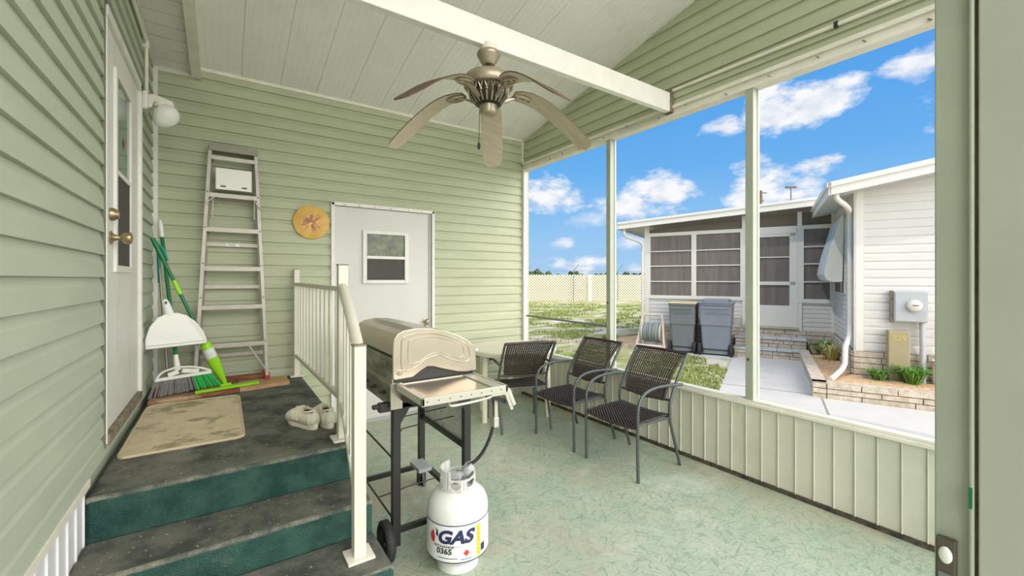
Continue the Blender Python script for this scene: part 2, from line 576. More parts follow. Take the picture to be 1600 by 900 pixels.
        for p, i in zip(me.polygons, s.mi):
            p.material_index = i
        if fix:
            bm = bmesh.new()
            bm.from_mesh(me)
            bmesh.ops.recalc_face_normals(bm, faces=bm.faces)
            bm.to_mesh(me)
            bm.free()
        if smooth:
            for p in me.polygons:
                p.use_smooth = True
        o = bpy.data.objects.new(name, me)
        C.objects.link(o)
        if parent is not None:
            o.parent = parent
        else:
            o.location = off
        OFF[o.name] = off
        if bevel:
            b = o.modifiers.new('bevel', 'BEVEL')
            b.width = bevel
            b.segments = 2
            b.limit_method = 'ANGLE'
            b.angle_limit = math.radians(40)
        if smooth and smooth != 'all':
            e = o.modifiers.new('split', 'EDGE_SPLIT')
            e.split_angle = math.radians(42)
        return o


def thing(name, loc, label, cat, group=None, kind=None, authored_local=False, rotz=0):
    o = bpy.data.objects.new(name, None)
    o.empty_display_size = .1
    C.objects.link(o)
    o.location = loc
    o.rotation_euler = (0, 0, rotz)
    OFF[o.name] = Vector((0, 0, 0)) if authored_local else Vector(loc)
    return tag(o, label, cat, group, kind)


def tag(o, label=None, cat=None, group=None, kind=None):
    if label:
        o['label'] = label
    if cat:
        o['category'] = cat
    if group:
        o['group'] = group
    if kind:
        o['kind'] = kind
    return o


def struct(o, label=None, cat=None):
    return tag(o, label, cat, kind='structure')


def copy_tree(o, loc=None, rotz=None, parent=None):
    c = o.copy()
    C.objects.link(c)
    if parent is not None:
        c.parent = parent
    for ch in list(o.children):
        copy_tree(ch, parent=c)
    if loc is not None:
        c.location = loc
    if rotz is not None:
        c.rotation_euler = (0, 0, rotz)
    return c


def arc(c, r, a0, a1, n, plane='xz', other=0):
    out = []
    for i in range(n + 1):
        a = math.radians(a0 + (a1 - a0) * i / n)
        p, q = c[0] + r * math.cos(a), c[1] + r * math.sin(a)
        out.append({'xz': (p, other, q), 'xy': (p, q, other), 'yz': (other, p, q)}[plane])
    return out


def smooth_path(pts, n=6):
    """Catmull-Rom through points"""
    pts = [Vector(p) for p in pts]
    P = [pts[0] * 2 - pts[1]] + pts + [pts[-1] * 2 - pts[-2]]
    out = []
    for i in range(1, len(P) - 2):
        a, b, c, d = P[i - 1:i + 3]
        for k in range(n):
            t = k / n
            out.append(.5 * ((2 * b) + (c - a) * t + (2 * a - 5 * b + 4 * c - d) * t * t + (3 * b - a - 3 * c + d) * t ** 3))
    out.append(pts[-1])
    return out


EXPO = .1016


def siding(mb, O, U, Nn, segs, zbase=0, clip=None, ex=EXPO, depth=.017, profile=None):
    """lap siding. O wall origin (x,y), U unit dir along wall, Nn outward normal, segs (u0,u1,z0,z1); clip(z)->(umin,umax)"""
    prof = profile or [(0, -.003), (0.0005, depth), (ex * .62, depth * .74), (ex * .74, depth * .40), (ex * .84, depth * .26), (ex, depth * .08)]
    for (u0, u1, z0, z1) in segs:
        k0 = int(math.floor((z0 - zbase) / ex)) - 1
        k1 = int(math.ceil((z1 - zbase) / ex)) + 1
        for k in range(k0, k1):
            zb = zbase + k * ex
            for (d0, o0), (d1, o1) in zip(prof[:-1], prof[1:]):
                za, zc = zb + d0, zb + d1
                if zc <= z0 or za >= z1:
                    continue
                fa, fc = 0, 1
                if za < z0:
                    fa = (z0 - za) / (zc - za)
                if zc > z1:
                    fc = (z1 - za) / (zc - za)
                A, Bz = za + (zc - za) * fa, za + (zc - za) * fc
                oa, ob = o0 + (o1 - o0) * fa, o0 + (o1 - o0) * fc
                ua0, ua1, ub0, ub1 = u0, u1, u0, u1
                if clip:
                    l, h = clip(A)
                    ua0, ua1 = max(u0, l), min(u1, h)
                    l, h = clip(Bz)
                    ub0, ub1 = max(u0, l), min(u1, h)
                    if ua1 <= ua0 or ub1 <= ub0:
                        continue
                def P(u, o, z):
                    return (O[0] + U[0] * u + Nn[0] * o, O[1] + U[1] * u + Nn[1] * o, z)
                mb.add([P(ua0, oa, A), P(ua1, oa, A), P(ub1, ob, Bz), P(ub0, ob, Bz)], [(0, 1, 2, 3)])
    return mb


# ================================================================== SETTING
XL, XR, YB = -.464, 3.097, 4.317
Y0 = -.3                                   # open front edge of the porch roof
SL = .21


def ceil_z(y):
    return 3.155 + SL * (YB - y)


def sof_z(y):
    return 3.095 + .12 * (YB - y)


# floor
mb = MB()
mb.box(XL - .1, XR + .02, -1.2, YB + .05, -.12, 0)
struct(mb.build('floor', M['floor']), 'green patterned vinyl porch floor', 'floor')

# left wall (house side): siding above, ribbed skirting below
DY0, DY1, DZ0, DZ1 = 2.667, 3.61, .69, 2.645
mb = MB()
siding(mb, (XL, 0), (0, 1), (1, 0), [(-1.2, DY0 - .03, .625, 3.9), (DY1 + .055, YB, .625, 3.3), (DY0 - .03, DY1 + .055, DZ1 + .055, 3.6), (DY0 - .03, DY1 + .055, .625, DZ0 - .02)],
       zbase=.625, clip=lambda z: (-1.2, YB if z < 3.095 else YB - (z - 3.095) / .12))
mb.box(XL - .12, XL - .008, -1.2, YB + .1, -.12, 3.95)
o = mb.build('wall_left', M['siding_l'])
struct(o, 'green lap siding wall of the house', 'wall')
mb = MB()
for i in range(26):
    y = -.4 + i * .105
    mb.box(XL - .02, XL + .006, y, y + .098, 0, .60)
    mb.box(XL - .02, XL + .012, y + .098, y + .105, 0, .60)
struct(mb.build('baseboard_left', M['skirt']), 'white ribbed skirting below the house siding', 'skirting')
mb = MB()
mb.box(XL - .01, XL + .022, -1.2, 2.36, .598, .628)
struct(mb.build('trim_1', M['cream']), 'pale ledge between siding and skirting', 'trim')

# back wall
BX0, BX1, BZ1 = .845, 1.893, 2.165         # shed door opening
mb = MB()
siding(mb, (0, YB), (1, 0), (0, -1), [(XL, BX0, 0, 3.16), (BX1, XR, 0, 3.16), (BX0, BX1, BZ1, 3.16)], zbase=.03)
mb.box(XL - .1, XR + .1, YB + .008, YB + .1, -.1, 3.4)
struct(mb.build('wall_back', M['siding']), 'green lap siding wall at the far end', 'wall')

# right gable wall above the screens
mb = MB()
siding(mb, (XR, 0), (0, 1), (-1, 0), [(-1.2, YB, 2.86, 4.25)], zbase=2.82,
       clip=lambda z: (-1.2, YB if z < 3.155 else YB - (z - 3.155) / SL))
mb.prism([(Y0, 2.82), (YB, 2.82), (YB, 3.155), (Y0, ceil_z(Y0))], XR + .008, XR + .07, 'x')
struct(mb.build('wall_right', M['siding']), 'green siding gable above the screened side', 'wall')

# knee wall
mb = MB()
y = .10
KZ = .535
n = 0
while y < YB - .03:
    y1 = min(y + .105, YB)
    mb.box(XR - .012, XR + .02, y, y1 - .012, .03, KZ)
    mb.prism([(XR - .012, y1 - .011), (XR - .021, y1 - .009), (XR - .021, y1 - .004), (XR - .012, y1 - .001)], .03, KZ, 'z')
    y = y1
mb.box(XR, XR + .03, .1, YB, .02, KZ)
struct(mb.build('wall_knee', M['knee']), 'low pale ribbed panel wall below the screens', 'wall')
mb = MB()
mb.box(XR - .035, XR + .06, .1, YB, KZ, KZ + .022)
mb.box(XR - .02, XR + .045, .1, YB, KZ + .022, KZ + .042)
struct(mb.build('trim_2', M['cream'], bevel=.003), 'cream sill rail on top of the low wall', 'trim')
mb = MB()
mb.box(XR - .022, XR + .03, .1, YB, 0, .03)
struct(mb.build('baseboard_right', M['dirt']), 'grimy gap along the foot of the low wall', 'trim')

# header over the screens
mb = MB()
mb.box(XR - .03, XR + .06, .05, YB, 2.775, 2.80)
mb.box(XR - .012, XR + .06, .05, YB, 2.80, 2.84)
mb.box(XR - .03, XR + .06, .05, YB, 2.84, 2.868)
for i in range(14):
    yy = .3 + i * .29 + random.uniform(-.06, .06)
    mb.obox((XR - .034, yy, 2.788 + random.uniform(0, .05)), (.01, .022, .006), Matrix.Rotation(.7, 3, 'X'), mi=1)
struct(mb.build('trim_3', [M['cream'], M['brown']]), 'cream header rail above the screens', 'trim')

# posts of the screened side
for i, (yy, w) in enumerate([(YB - .028, .05), (2.87, .052), (1.54, .055)]):
    mb = MB()
    mb.box(XR - .022, XR + .035, yy - w / 2, yy + w / 2, KZ + .042, 2.775)
    o = mb.build('trim_%d' % (4 + i), M['white' if i == 0 else 'post'], bevel=.003)
    struct(o, ['white corner post beside the far green wall', 'slim grey-green screen post left of the beam end', 'grey-green screen post before the neighbour door'][i], 'post')
    if i:
        mb = MB()
        mb.box(XR + .035, XR + .05, yy - w / 2 - .008, yy + w / 2 + .012, KZ + .042, 2.775)
        mb.build('screen_channel', M['white'], o)
        mb = MB()
        mb.ball((XR - .024, yy + .005, .86 if i == 2 else 1.2), (.006, .007, .012), 8, 6)
        mb.build('screw', M['ink'], o)
mb = MB()
mb.bar((XR + .02, 2.90, .965), (XR + .02, YB - .05, .975), .012, .02)
struct(mb.build('trim_7', M['wire']), 'thin dark rail across the far screen bay', 'rail')

# ceiling panels
mb = MB()
x = XL + .25
k = 0
prof = []
while x < XR + .1:
    w = .049
    g = .009 if k % 6 == 0 else .005
    dd = .008 if k % 6 == 0 else .0022
    prof += [(x, 0), (x + w - g, 0), (x + w - g / 2, dd)]
    x += w
    k += 1
prof.append((x, 0))
for (xa, da), (xb, db) in zip(prof[:-1], prof[1:]):
    mb.add([(xa, YB + .05, ceil_z(YB + .05) + da), (xb, YB + .05, ceil_z(YB + .05) + db), (xb, Y0, ceil_z(Y0) + db), (xa, Y0, ceil_z(Y0) + da)], [(0, 1, 2, 3)])
mb.prism([(Y0, ceil_z(Y0) + .02), (YB + .3, ceil_z(YB + .3) + .02), (YB + .3, ceil_z(YB + .3) + .1), (Y0, ceil_z(Y0) + .1)], -1.2, XR + .35, 'x')
struct(mb.build('ceiling', M['ceiling'], fix=False), 'sloping off-white panelled porch ceiling', 'ceiling')
# soffit
SX = -.195
mb = MB()
y = YB
while y > -.9:
    ya = y - .145
    za, zb = sof_z(ya), sof_z(y)
    mb.add([(XL, y, zb), (SX, y, zb), (SX, ya + .012, za - .0), (XL, ya + .012, za)], [(0, 1, 2, 3)])
    mb.add([(XL, ya + .012, za), (SX, ya + .012, za), (SX, ya + .008, za + .022), (XL, ya + .008, za + .022)], [(0, 1, 2, 3)])
    mb.add([(XL, ya + .008, za + .022), (SX, ya + .008, za + .022), (SX, ya, za), (XL, ya, za)], [(0, 1, 2, 3)])
    y = ya
mb.prism([(-.9, sof_z(-.9) + .03), (YB, sof_z(YB) + .03), (YB, sof_z(YB) + .06), (-.9, sof_z(-.9) + .06)], XL - .1, SX, 'x')
struct(mb.build('ceiling_soffit', M['white'], fix=False), 'narrow ribbed white soffit along the house', 'soffit')
mb = MB()
mb.prism([(Y0, sof_z(Y0) - .02), (YB - .02, sof_z(YB) - .02), (YB - .02, ceil_z(YB) + .03), (Y0, ceil_z(Y0) + .03)], SX - .01, SX + .035, 'x')
mb.prism([(Y0, sof_z(Y0) - .035), (YB - .02, sof_z(YB) - .035), (YB - .02, sof_z(YB) - .01), (Y0, sof_z(Y0) - .01)], SX - .02, SX + .045, 'x')
struct(mb.build('trim_8', M['cream']), 'cream fascia strip between soffit and ceiling', 'trim')
# coves
mb = MB()
mb.box(SX + .03, XR, YB - .022, YB - .001, ceil_z(YB) - .022, ceil_z(YB) + .012)
struct(mb.build('trim_9', M['cream']), 'cream cove strip where far wall meets ceiling', 'trim')
mb = MB()
mb.box(XL, SX, YB - .022, YB - .001, sof_z(YB) - .03, sof_z(YB) + .01)
struct(mb.build('trim_10', M['cream']), 'short cream strip under the soffit end', 'trim')
mb = MB()
mb.bar((XR - .01, YB - .02, ceil_z(YB) - .006), (XR - .01, Y0, ceil_z(Y0) - .006), .022, .014)
struct(mb.build('trim_11', M['cream']), 'slanted strip along the gable and ceiling', 'trim')
mb = MB()
mb.box(XR - .03, XR - .004, YB - .03, YB - .004, 2.84, 3.16)
struct(mb.build('trim_12', M['cream']), 'cream corner bead above the corner post', 'trim')
mb = MB()
mb.box(XL + .002, XL + .04, YB - .045, YB - .002, .58, 3.085)
struct(mb.build('trim_13', M['white'], bevel=.006), 'white corner strip where house and far wall meet', 'trim')
mb = MB()
mb.bar((XL + .012, 2.3, sof_z(2.3) - .012), (XL + .012, YB - .03, sof_z(YB) - .012), .024, .022)
struct(mb.build('trim_14', M['cream']), 'cream strip along the top of the house wall', 'trim')

# beam
mb = MB()
mb.box(XL, XR - .015, 2.165, 2.215, 2.815, 2.97)
o = struct(mb.build('trim_15', M['beam'], bevel=.004), 'white ceiling beam carrying the fan', 'beam')
mb = MB()
mb.box(XR - .05, XR - .012, 2.155, 2.225, 2.81, 2.99)
mb.build('bracket', M['brown'], o)

# ------------------------------------------------------------------ house door
d = thing('door_1', (XL, DY0, DZ0), 'white house door with narrow tall window', 'door', kind='structure')
mb = MB()
mb.box(XL - .05, XL + .008, DY0 + .012, DY1, DZ0 + .02, DZ1)
mb.build('door_leaf', M['doorwhite'], d, bevel=.003)
mb = MB()
mb.box(XL - .05, XL + .026, DY1, DY1 + .05, DZ0 - .02, DZ1 + .05)
mb.box(XL - .05, XL + .026, DY0 - .01, DY1 + .05, DZ1, DZ1 + .05)
mb.box(XL - .05, XL + .022, DY0 - .012, DY0 + .006, DZ0 - .02, DZ1)
mb.build('door_frame', M['white'], d, bevel=.003)
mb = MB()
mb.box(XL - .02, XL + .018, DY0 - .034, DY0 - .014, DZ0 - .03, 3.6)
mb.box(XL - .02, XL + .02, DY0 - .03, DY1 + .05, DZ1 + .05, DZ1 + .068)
mb.build('edge_channel', mat('grey_green_channel', (112, 112, 94), rough=.6), d)  # channel's own dark grey-green
mb = MB()
mb.box(XL - .03, XL + .03, DY0, DY1, DZ0 - .025, DZ0 + .018)
mb.build('sill', M['brown'], d)
mb = MB()
wy0, wy1, wz0, wz1 = 2.915, 3.29, 1.50, 2.46
mb.box(XL, XL + .02, wy0 - .035, wy0, wz0 - .035, wz1 + .035)
mb.box(XL, XL + .02, wy1, wy1 + .035, wz0 - .035, wz1 + .035)
mb.box(XL, XL + .02, wy0, wy1, wz1, wz1 + .035)
mb.box(XL, XL + .02, wy0, wy1, wz0 - .035, wz0)
mb.box(XL, XL + .018, wy0, wy1, 1.965, 1.99)
w = mb.build('door_window', M['doorwhite'], d, bevel=.002)
MB().box(XL, XL + .011, wy0, wy1, 1.98, wz1).build('upper_pane', M['glassreflect'], w)
MB().box(XL, XL + .012, wy0, wy1, wz0, 1.97).build('lower_screen', M['screen'], w)
mb = MB()
for a in range(8):
    t = a * PI / 4
    mb.add([(XL + .013, 3.12 + .012 * math.cos(t + .4), 2.17 + .016 * math.sin(t + .4)), (XL + .013, 3.12 + (.045 if a % 2 else .03) * math.cos(t), 2.17 + (.06 if a % 2 else .045) * math.sin(t)),
            (XL + .013, 3.12 + .012 * math.cos(t - .4), 2.17 + .016 * math.sin(t - .4)), (XL + .014, 3.12, 2.17)], [(0, 1, 2, 3)])
tag(mb.build('leaf_sticker', mat('rust_leaf', (170, 80, 50), rough=.7), w), 'rust red leaf sticker on the pane')
for nm, zz, pr in (('door_knob', 1.632, [(.032, 0), (.032, .006), (.018, .014), (.011, .03), (.012, .04), (.026, .05), (.031, .064), (.028, .078), (.012, .084)]),
                   ('deadbolt', 1.745, [(.032, 0), (.032, .012), (.026, .022), (.02, .03), (.018, .034)])):
    tag(MB().lathe(pr, (XL + .008, 2.80, zz), 24, axis=(1, 0, 0)).build(nm, M['brass'], d, smooth=True), 'aged brass')

# shed door in the far wall
d = thing('door_2', (1.36, YB, 0), 'white shed door with small window in far green wall', 'door', kind='structure')
mb = MB()
mb.box(.874, 1.864, YB - .005, YB + .05, .02, 2.13)
mb.build('door_leaf', M['shedwhite'], d)
mb = MB()
mb.box(BX0 - .003, .872, YB - .035, YB + .02, 0, BZ1)
mb.box(1.866, BX1 + .003, YB - .035, YB + .02, 0, BZ1)
mb.box(BX0, BX1, YB - .035, YB + .02, 2.135, BZ1 + .003)
mb.build('door_frame', M['white'], d, bevel=.003)
mb = MB()
mb.box(1.838, 1.852, YB - .016, YB, .03, 2.12)
mb.build('edge_channel', M['galv'], d)
mb = MB()
mb.box(.874, 1.864, YB - .016, YB + .01, 0, .035)
mb.build('kick_strip', M['galv'], d)
mb = MB()
for xx in (.96, 1.1, 1.25, 1.42, 1.6, 1.75):
    mb.ball((xx, YB - .037, 2.147), .005, 8, 6)
mb.build('screws', M['brown'], d)
x0, x1, z0, z1 = 1.137, 1.604, 1.385, 1.915
mb = MB()
for b in ((x0, x0 + .04, z0, z1), (x1 - .04, x1, z0, z1), (x0 + .04, x1 - .04, z1 - .035, z1), (x0 + .04, x1 - .04, z0, z0 + .035), (x0 + .04, x1 - .04, 1.632, 1.662)):
    mb.box(b[0], b[1], YB - .028, YB, b[2], b[3])
w = mb.build('door_window', M['white'], d, bevel=.003)
MB().box(x0 + .03, x1 - .03, YB - .010, YB - .002, 1.64, z1 - .02).build('upper_pane', M['leafreflect'], w)
MB().box(x0 + .03, x1 - .03, YB - .014, YB - .002, z0 + .02, 1.64).build('lower_screen', M['screen'], w)
MB().lathe([(.03, 0), (.03, .006), (.012, .012), (.012, .035), (.026, .045), (.028, .06), (.018, .07)], (1.80, YB - .005, .98), 20, axis=(0, -1, 0)).build('door_knob', M['nickel'], d, smooth=True)

# screen door and jamb at the camera's right
mb = MB()
mb.box(1.0, 1.06, .1465, .193, 0, 3.4)
mb.box(.992, 1.0, .1465, .152, 0, 3.4)
o = struct(mb.build('door_3', M['post'], bevel=.002), 'pale green door jamb close at the right edge', 'door frame')
mb = MB()
mb.box(.985, 1.0, .165, .189, .855, 1.0)
sp = mb.build('strike_plate', mat('dull_steel', (96, 90, 76), rough=.4, metal=.5), o, bevel=.002)
MB().ball((.984, .177, .975), (.004, .0085, .014), 12, 8).build('strike_bumper', M['plastic'], sp, smooth=True)
MB().box(.982, .986, .170, .185, .86, .945).build('strike_slot', M['wire'], sp)
mb = MB()
mb.box(.998, 1.04, -.25, .142, 0.01, 3.3)
o = struct(mb.build('door_4', mat('door_edge_paint', (178, 178, 164), rough=.5, var=.03, vscale=6), bevel=.002), 'pale open screen door leaf at far right edge', 'door')
MB().box(1.01, 1.05, .1421, .1464, 0, 3.3).build('gap_shade_strip', M['brown'], o)  # brown strip painted in for the dark gap between jamb and leaf
MB().box(.989, .992, .1475, .1515, 1.062, 1.095).build('tape_scrap', M['green'], bpy.data.objects['door_3'])

# ------------------------------------------------------------------ stairs with landing
DK = .557
st = thing('carpeted_stairs', (.06, 3.0, 0), 'dark green carpeted landing with steps below the house door', 'stairs')
SXL, SXR = XL + .007, .585
mb = MB()
lv = [(2.335, DK), (2.03, .385), (1.725, .245)]
yb = YB - .02


def add_step(y0, y1, ztop, z0, nm):
    q = MB()
    q.box(SXL, SXR, y0, y1, z0, ztop)
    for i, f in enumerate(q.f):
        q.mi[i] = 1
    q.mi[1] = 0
    o = q.build(nm, [M['carpet_t'], M['carpet_r']], st, bevel=.018)
    return o


add_step(2.335, yb, DK, 0.0, 'landing')
add_step(2.03, 2.335, .385, 0, 'step')
add_step(1.72, 2.03, .245, 0, 'step')
add_step(1.42, 1.72, .105, 0, 'step')
for y0, z in lv:
    q = MB()
    q.tube([(SXL + .005, y0 + .012, z - .012), ((SXL + SXR) / 2, y0 + .010, z - .010), (SXR - .004, y0 + .012, z - .012)], .0125, 8)
    q.build('worn_nosing', M['nosing'], st, smooth=True)
mb = MB()
siding(mb, (SXR + .001, 0), (0, 1), (1, 0), [(2.34, yb, 0, DK - .02)], zbase=.03)
mb.build('side_siding', M['siding'], st)

# railing
rl = thing('stair_railing', (.53, 3.1, .557), 'cream metal railing with balusters along landing and steps', 'railing')
PB, PM, PF = (.543, 4.245, DK), (.537, 2.44, DK), (.478, 1.868, .245)
for (px, py, pz), top, w in ((PB, 1.515, .045), (PM, 1.505, .05), (PF, 1.145, .05)):
    q = MB()
    q.box(px - w / 2, px + w / 2, py - w / 2, py + w / 2, pz + .008, top)
    p = q.build('post', M['rail'], rl, bevel=.003)
    MB().box(px - w / 2 - .002, px + w / 2 + .002, py - w / 2 - .002, py + w / 2 + .002, top, top + .006).build('cap', M['brown'], p)
    MB().box(px - .055, px + .055, py - .055, py + .055, pz + .001, pz + .012).build('base_plate', M['cream'], p, bevel=.002)
q = MB()
q.bar((PB[0], PB[1] - .02, 1.385), (PM[0], PM[1] + .02, 1.375), .034, .026)
q.build('top_rail', M['rail'], rl, bevel=.003)
q = MB()
q.bar((PB[0], PB[1] - .02, .745), (PM[0], PM[1] + .02, .775), .03, .028)
q.build('bottom_rail', M['rail'], rl, bevel=.003)
nb = 11
for i in range(nb):
    t = (i + 1) / (nb + 1)
    y = PB[1] + (PM[1] - PB[1]) * t
    x = PB[0] + (PM[0] - PB[0]) * t
    MB().box(x - .008, x + .008, y - .008, y + .008, .75, 1.378).build('baluster', M['rail'], rl)
q = MB()
q.tube([(PM[0] - .002, PM[1] - .01, 1.385), (.532, 2.39, 1.378), (.50, 2.08, 1.235), (PF[0] + .004, PF[1] + .02, 1.125)], .026, 14)
q.build('handrail', M['rail'], rl, smooth=True)
q = MB()
q.bar((PM[0], PM[1] - .02, .755), (PF[0], PF[1] + .02, .47), .03, .028)
q.build('stair_bottom_rail', M['rail'], rl, bevel=.003)
for i in range(4):
    t = (i + 1) / 5
    x, y = PM[0] + (PF[0] - PM[0]) * t, PM[1] + (PF[1] - PM[1]) * t
    MB().box(x - .008, x + .008, y - .008, y + .008, .755 + (.47 - .755) * t, 1.36 + (1.125 - 1.36) * t).build('baluster', M['rail'], rl)

# ------------------------------------------------------------------ board, mat, shoes
BZ = DK + .001
mb = MB()
mb.prism([(-.434, 3.80), (.10, 3.881), (.10, 4.18), (-.412, 4.18)], BZ, BZ + .03, 'z')
bd = tag(mb.build('wooden_board', M['wood'], bevel=.004), 'stained reddish board on the landing under the broom and mop', 'board')
mb = MB()
mb.prism([(.102, 3.881), (.452, 3.935), (.452, 4.18), (.102, 4.18)], BZ, BZ + .03, 'z')
tag(mb.build('plywood_sheet', M['wood2'], bevel=.003), 'pale plywood piece on the landing below the right ladder foot', 'board')
mb = MB()
mb.box(-.39, .33, 4.19, 4.262, BZ, BZ + .062)
mb.box(-.39, .33, 4.183, 4.19, BZ + .031, BZ + .066)
tag(mb.build('wooden_plank', M['wood'], bevel=.003), 'narrow reddish plank on edge behind the ladder feet', 'board')

mt = thing('door_mat', (-.17, 3.24, DK), 'worn beige woven mat lying before the house door', 'mat')


def rrect(x0, x1, y0, y1, r, n=5):
    out = []
    for cx, cy, a in ((x1 - r, y0 + r, -90), (x1 - r, y1 - r, 0), (x0 + r, y1 - r, 90), (x0 + r, y0 + r, 180)):
        for i in range(n + 1):
            t = math.radians(a + 90 * i / n)
            out.append((cx + r * math.cos(t), cy + r * math.sin(t)))
    return out


MB().prism(rrect(-.432, .100, 2.755, 3.772, .05), DK + .001, DK + .009, 'z').build('mat_body', M['mat'], mt)
MB().tube([(x, y, DK + .0075) for x, y in rrect(-.427, .095, 2.76, 3.767, .05)], .0065, 6, closed=True).build('bound_edge', M['matedge'], mt, smooth=True)


def make_shoe(nm, loc, rot, label):
    r = thing(nm, loc, label, 'shoe', 'pair of off-white shoes', authored_local=True, rotz=rot)

    def outline(z, k=1.0, L=.29):
        pts = []
        for i in range(28):
            t = 2 * PI * i / 28
            yy = math.cos(t)
            xx = math.sin(t)
            wv = .051 if yy > 0 else .041
            pts.append((xx * (wv + .004 * math.cos(2 * t)) * k, yy * L / 2 * k, z))
        return pts
    q = MB()
    rings = [outline(0, .96), outline(.008, 1.0), outline(.026, 1.0), outline(.032, .97)]
    for a in rings:
        q.v += a
    for j in range(3):
        for i in range(28):
            q.f.append([j * 28 + i, j * 28 + (i + 1) % 28, (j + 1) * 28 + (i + 1) % 28, (j + 1) * 28 + i])
            q.mi.append(0)
    q.f.append(list(range(28))[::-1])
    q.f.append([84 + i for i in range(28)])
    q.mi += [0, 0]
    q.build('sole', M['shoesole'], r, smooth=True)
    # upper: cross sections along the length, open collar at the rear half
    q = MB()
    ys = [-.138, -.128, -.10, -.06, -.02, .02, .05, .08, .11, .130, .140]
    ht = [.088, .108, .106, .098, .104, .112, .104, .092, .080, .066, .045]
    wd = [.018, .034, .039, .040, .041, .045, .049, .051, .048, .036, .018]
    n = 14
    for yv, h, w in zip(ys, ht, wd):
        for k in range(n + 1):
            a = PI * k / n
            x = -math.cos(a) * w * (1.0 if math.sin(a) < .5 else 1 - .25 * (math.sin(a) - .5))
            z = .028 + (h - .028) * math.sin(a) ** .55
            q.v.append((x, yv, z))
    for j in range(len(ys) - 1):
        for k in range(n):
            opening = -.125 < (ys[j] + ys[j + 1]) / 2 < -.01 and 4 <= k < n - 4
            if opening:
                continue
            q.f.append([j * (n + 1) + k, j * (n + 1) + k + 1, (j + 1) * (n + 1) + k + 1, (j + 1) * (n + 1) + k])
            q.mi.append(0)
    q.f.append(list(range(n + 1)))
    q.mi.append(0)
    u = q.build('upper', M['shoe'], r, smooth=True)
    m_ = u.modifiers.new('thick', 'SOLIDIFY')
    m_.thickness = .004
    MB().ball((0, -.065, .045), (.026, .062, .026), 14, 8).build('lining', M['shoein'], r, smooth=True)
    q = MB()
    q.tube([(.030 * math.cos(t), -.066 + .058 * math.sin(t), .098 + .012 * abs(math.sin(t)) ** 2 * (1 if math.sin(t) < 0 else .6)) for t in [2 * PI * j / 20 for j in range(20)]], .0055, 8, closed=True)
    q.build('padded_collar', M['shoesole'], r, smooth=True)
    q = MB()
    for s2 in (-1, 1):
        for k in range(3):
            y_ = -.01 + k * .022
            MB().tube([(s2 * .049, y_ - .012, .045), (s2 * .0465, y_ + .004, .070), (s2 * .038, y_ + .016, .092)], .0026, 6).build('side_stripe', M['shoesole'], r, smooth=True)
    q = MB()
    q.add([(-.018, -.02, .094), (.018, -.02, .094), (.016, -.035, .118), (-.016, -.035, .118), (-.018, -.014, .092), (.018, -.014, .092), (.016, -.030, .118), (-.016, -.030, .118)],
          [(0, 1, 2, 3), (7, 6, 5, 4), (0, 4, 5, 1), (3, 2, 6, 7), (0, 3, 7, 4), (1, 5, 6, 2)])
    q.build('tongue', M['shoe'], r)
    q = MB()
    for i in range(4):
        yy = -.002 + i * .019
        zz = .115 - i * .005
        s_ = 1 if i % 2 else -1
        q.tube([(-.022, yy, zz - .008), (0, yy + .004 * s_, zz + .004), (.022, yy + .008 * s_, zz - .008)], .0028, 6)
    q.build('laces', M['shoesole'], r, smooth=True)
    return r


make_shoe('shoe', (.392, 2.800, DK), math.radians(22), 'off-white lace-up shoe on the landing, farther from the railing')
make_shoe('shoe', (.503, 2.775, DK), math.radians(6), 'off-white lace-up shoe partly behind the railing post')

# ------------------------------------------------------------------ ladder
FZ = DK + .031
ld = thing('step_ladder', (.06, 4.1, FZ), 'aluminium step ladder folded against the far green wall', 'ladder')
fl0, fl1, fr0, fr1 = Vector((-.185, 4.115, FZ)), Vector((-.088, 4.225, 2.52)), Vector((.303, 4.115, FZ)), Vector((.225, 4.225, 2.50))


def lerp(a, b, t):
    return a + (b - a) * t


for a, b in ((fl0, fl1), (fr0, fr1)):
    q = MB()
    q.bar(a + Vector((0, 0, .03)), b, .024, .045, up=(0, 1, 0))
    p = q.build('side_rail', M['alu'], ld)
    for t in (.17, .36, .5, .65, .8):
        c = lerp(a, b, t)
        MB().ball((c.x, c.y - .024, c.z), (.006, .003, .006), 8, 6).build('rivet', M['brown'], p)
    q = MB()
    q.obox(a + Vector((0, 0, .018)), (.036, .058, .034))
    tag(q.build('rubber_foot', M['red'], p, bevel=.004), 'red rubber foot')
for zt in (.915, 1.22, 1.53, 1.845, 2.125):
    t = (zt - FZ) / (2.51 - FZ)
    a, b = lerp(fl0, fl1, t), lerp(fr0, fr1, t)
    q = MB()
    q.box(a.x + .01, b.x - .01, a.y - .028, a.y + .05, zt - .005, zt)
    q.box(a.x + .01, b.x - .01, a.y - .030, a.y - .026, zt - .034, zt)
    q.box(a.x + .01, b.x - .01, a.y + .046, a.y + .05, zt - .028, zt)
    q.build('step', M['alu'], ld)
q = MB()
q.box(-.10, .238, 4.19, 4.285, 2.47, 2.52)
q.build('top_cap', M['alud'], ld, bevel=.004)
MB().box(-.086, .222, 4.186, 4.19, 2.40, 2.43).build('top_brace', M['alu'], ld)
rl0, rl1, rr0, rr1 = Vector((-.17, 4.268, FZ + .04)), Vector((-.075, 4.285, 2.47)), Vector((.29, 4.268, FZ + .04)), Vector((.212, 4.285, 2.47))
for a, b in ((rl0, rl1), (rr0, rr1)):
    q = MB()
    q.bar(a, b, .018, .026, up=(0, 1, 0))
    p = q.build('rear_rail', M['alud'], ld)
    q = MB()
    q.obox((a.x, a.y, FZ + .035), (.03, .04, .03))
    tag(q.build('rear_foot', M['red'], p), 'red rubber foot')
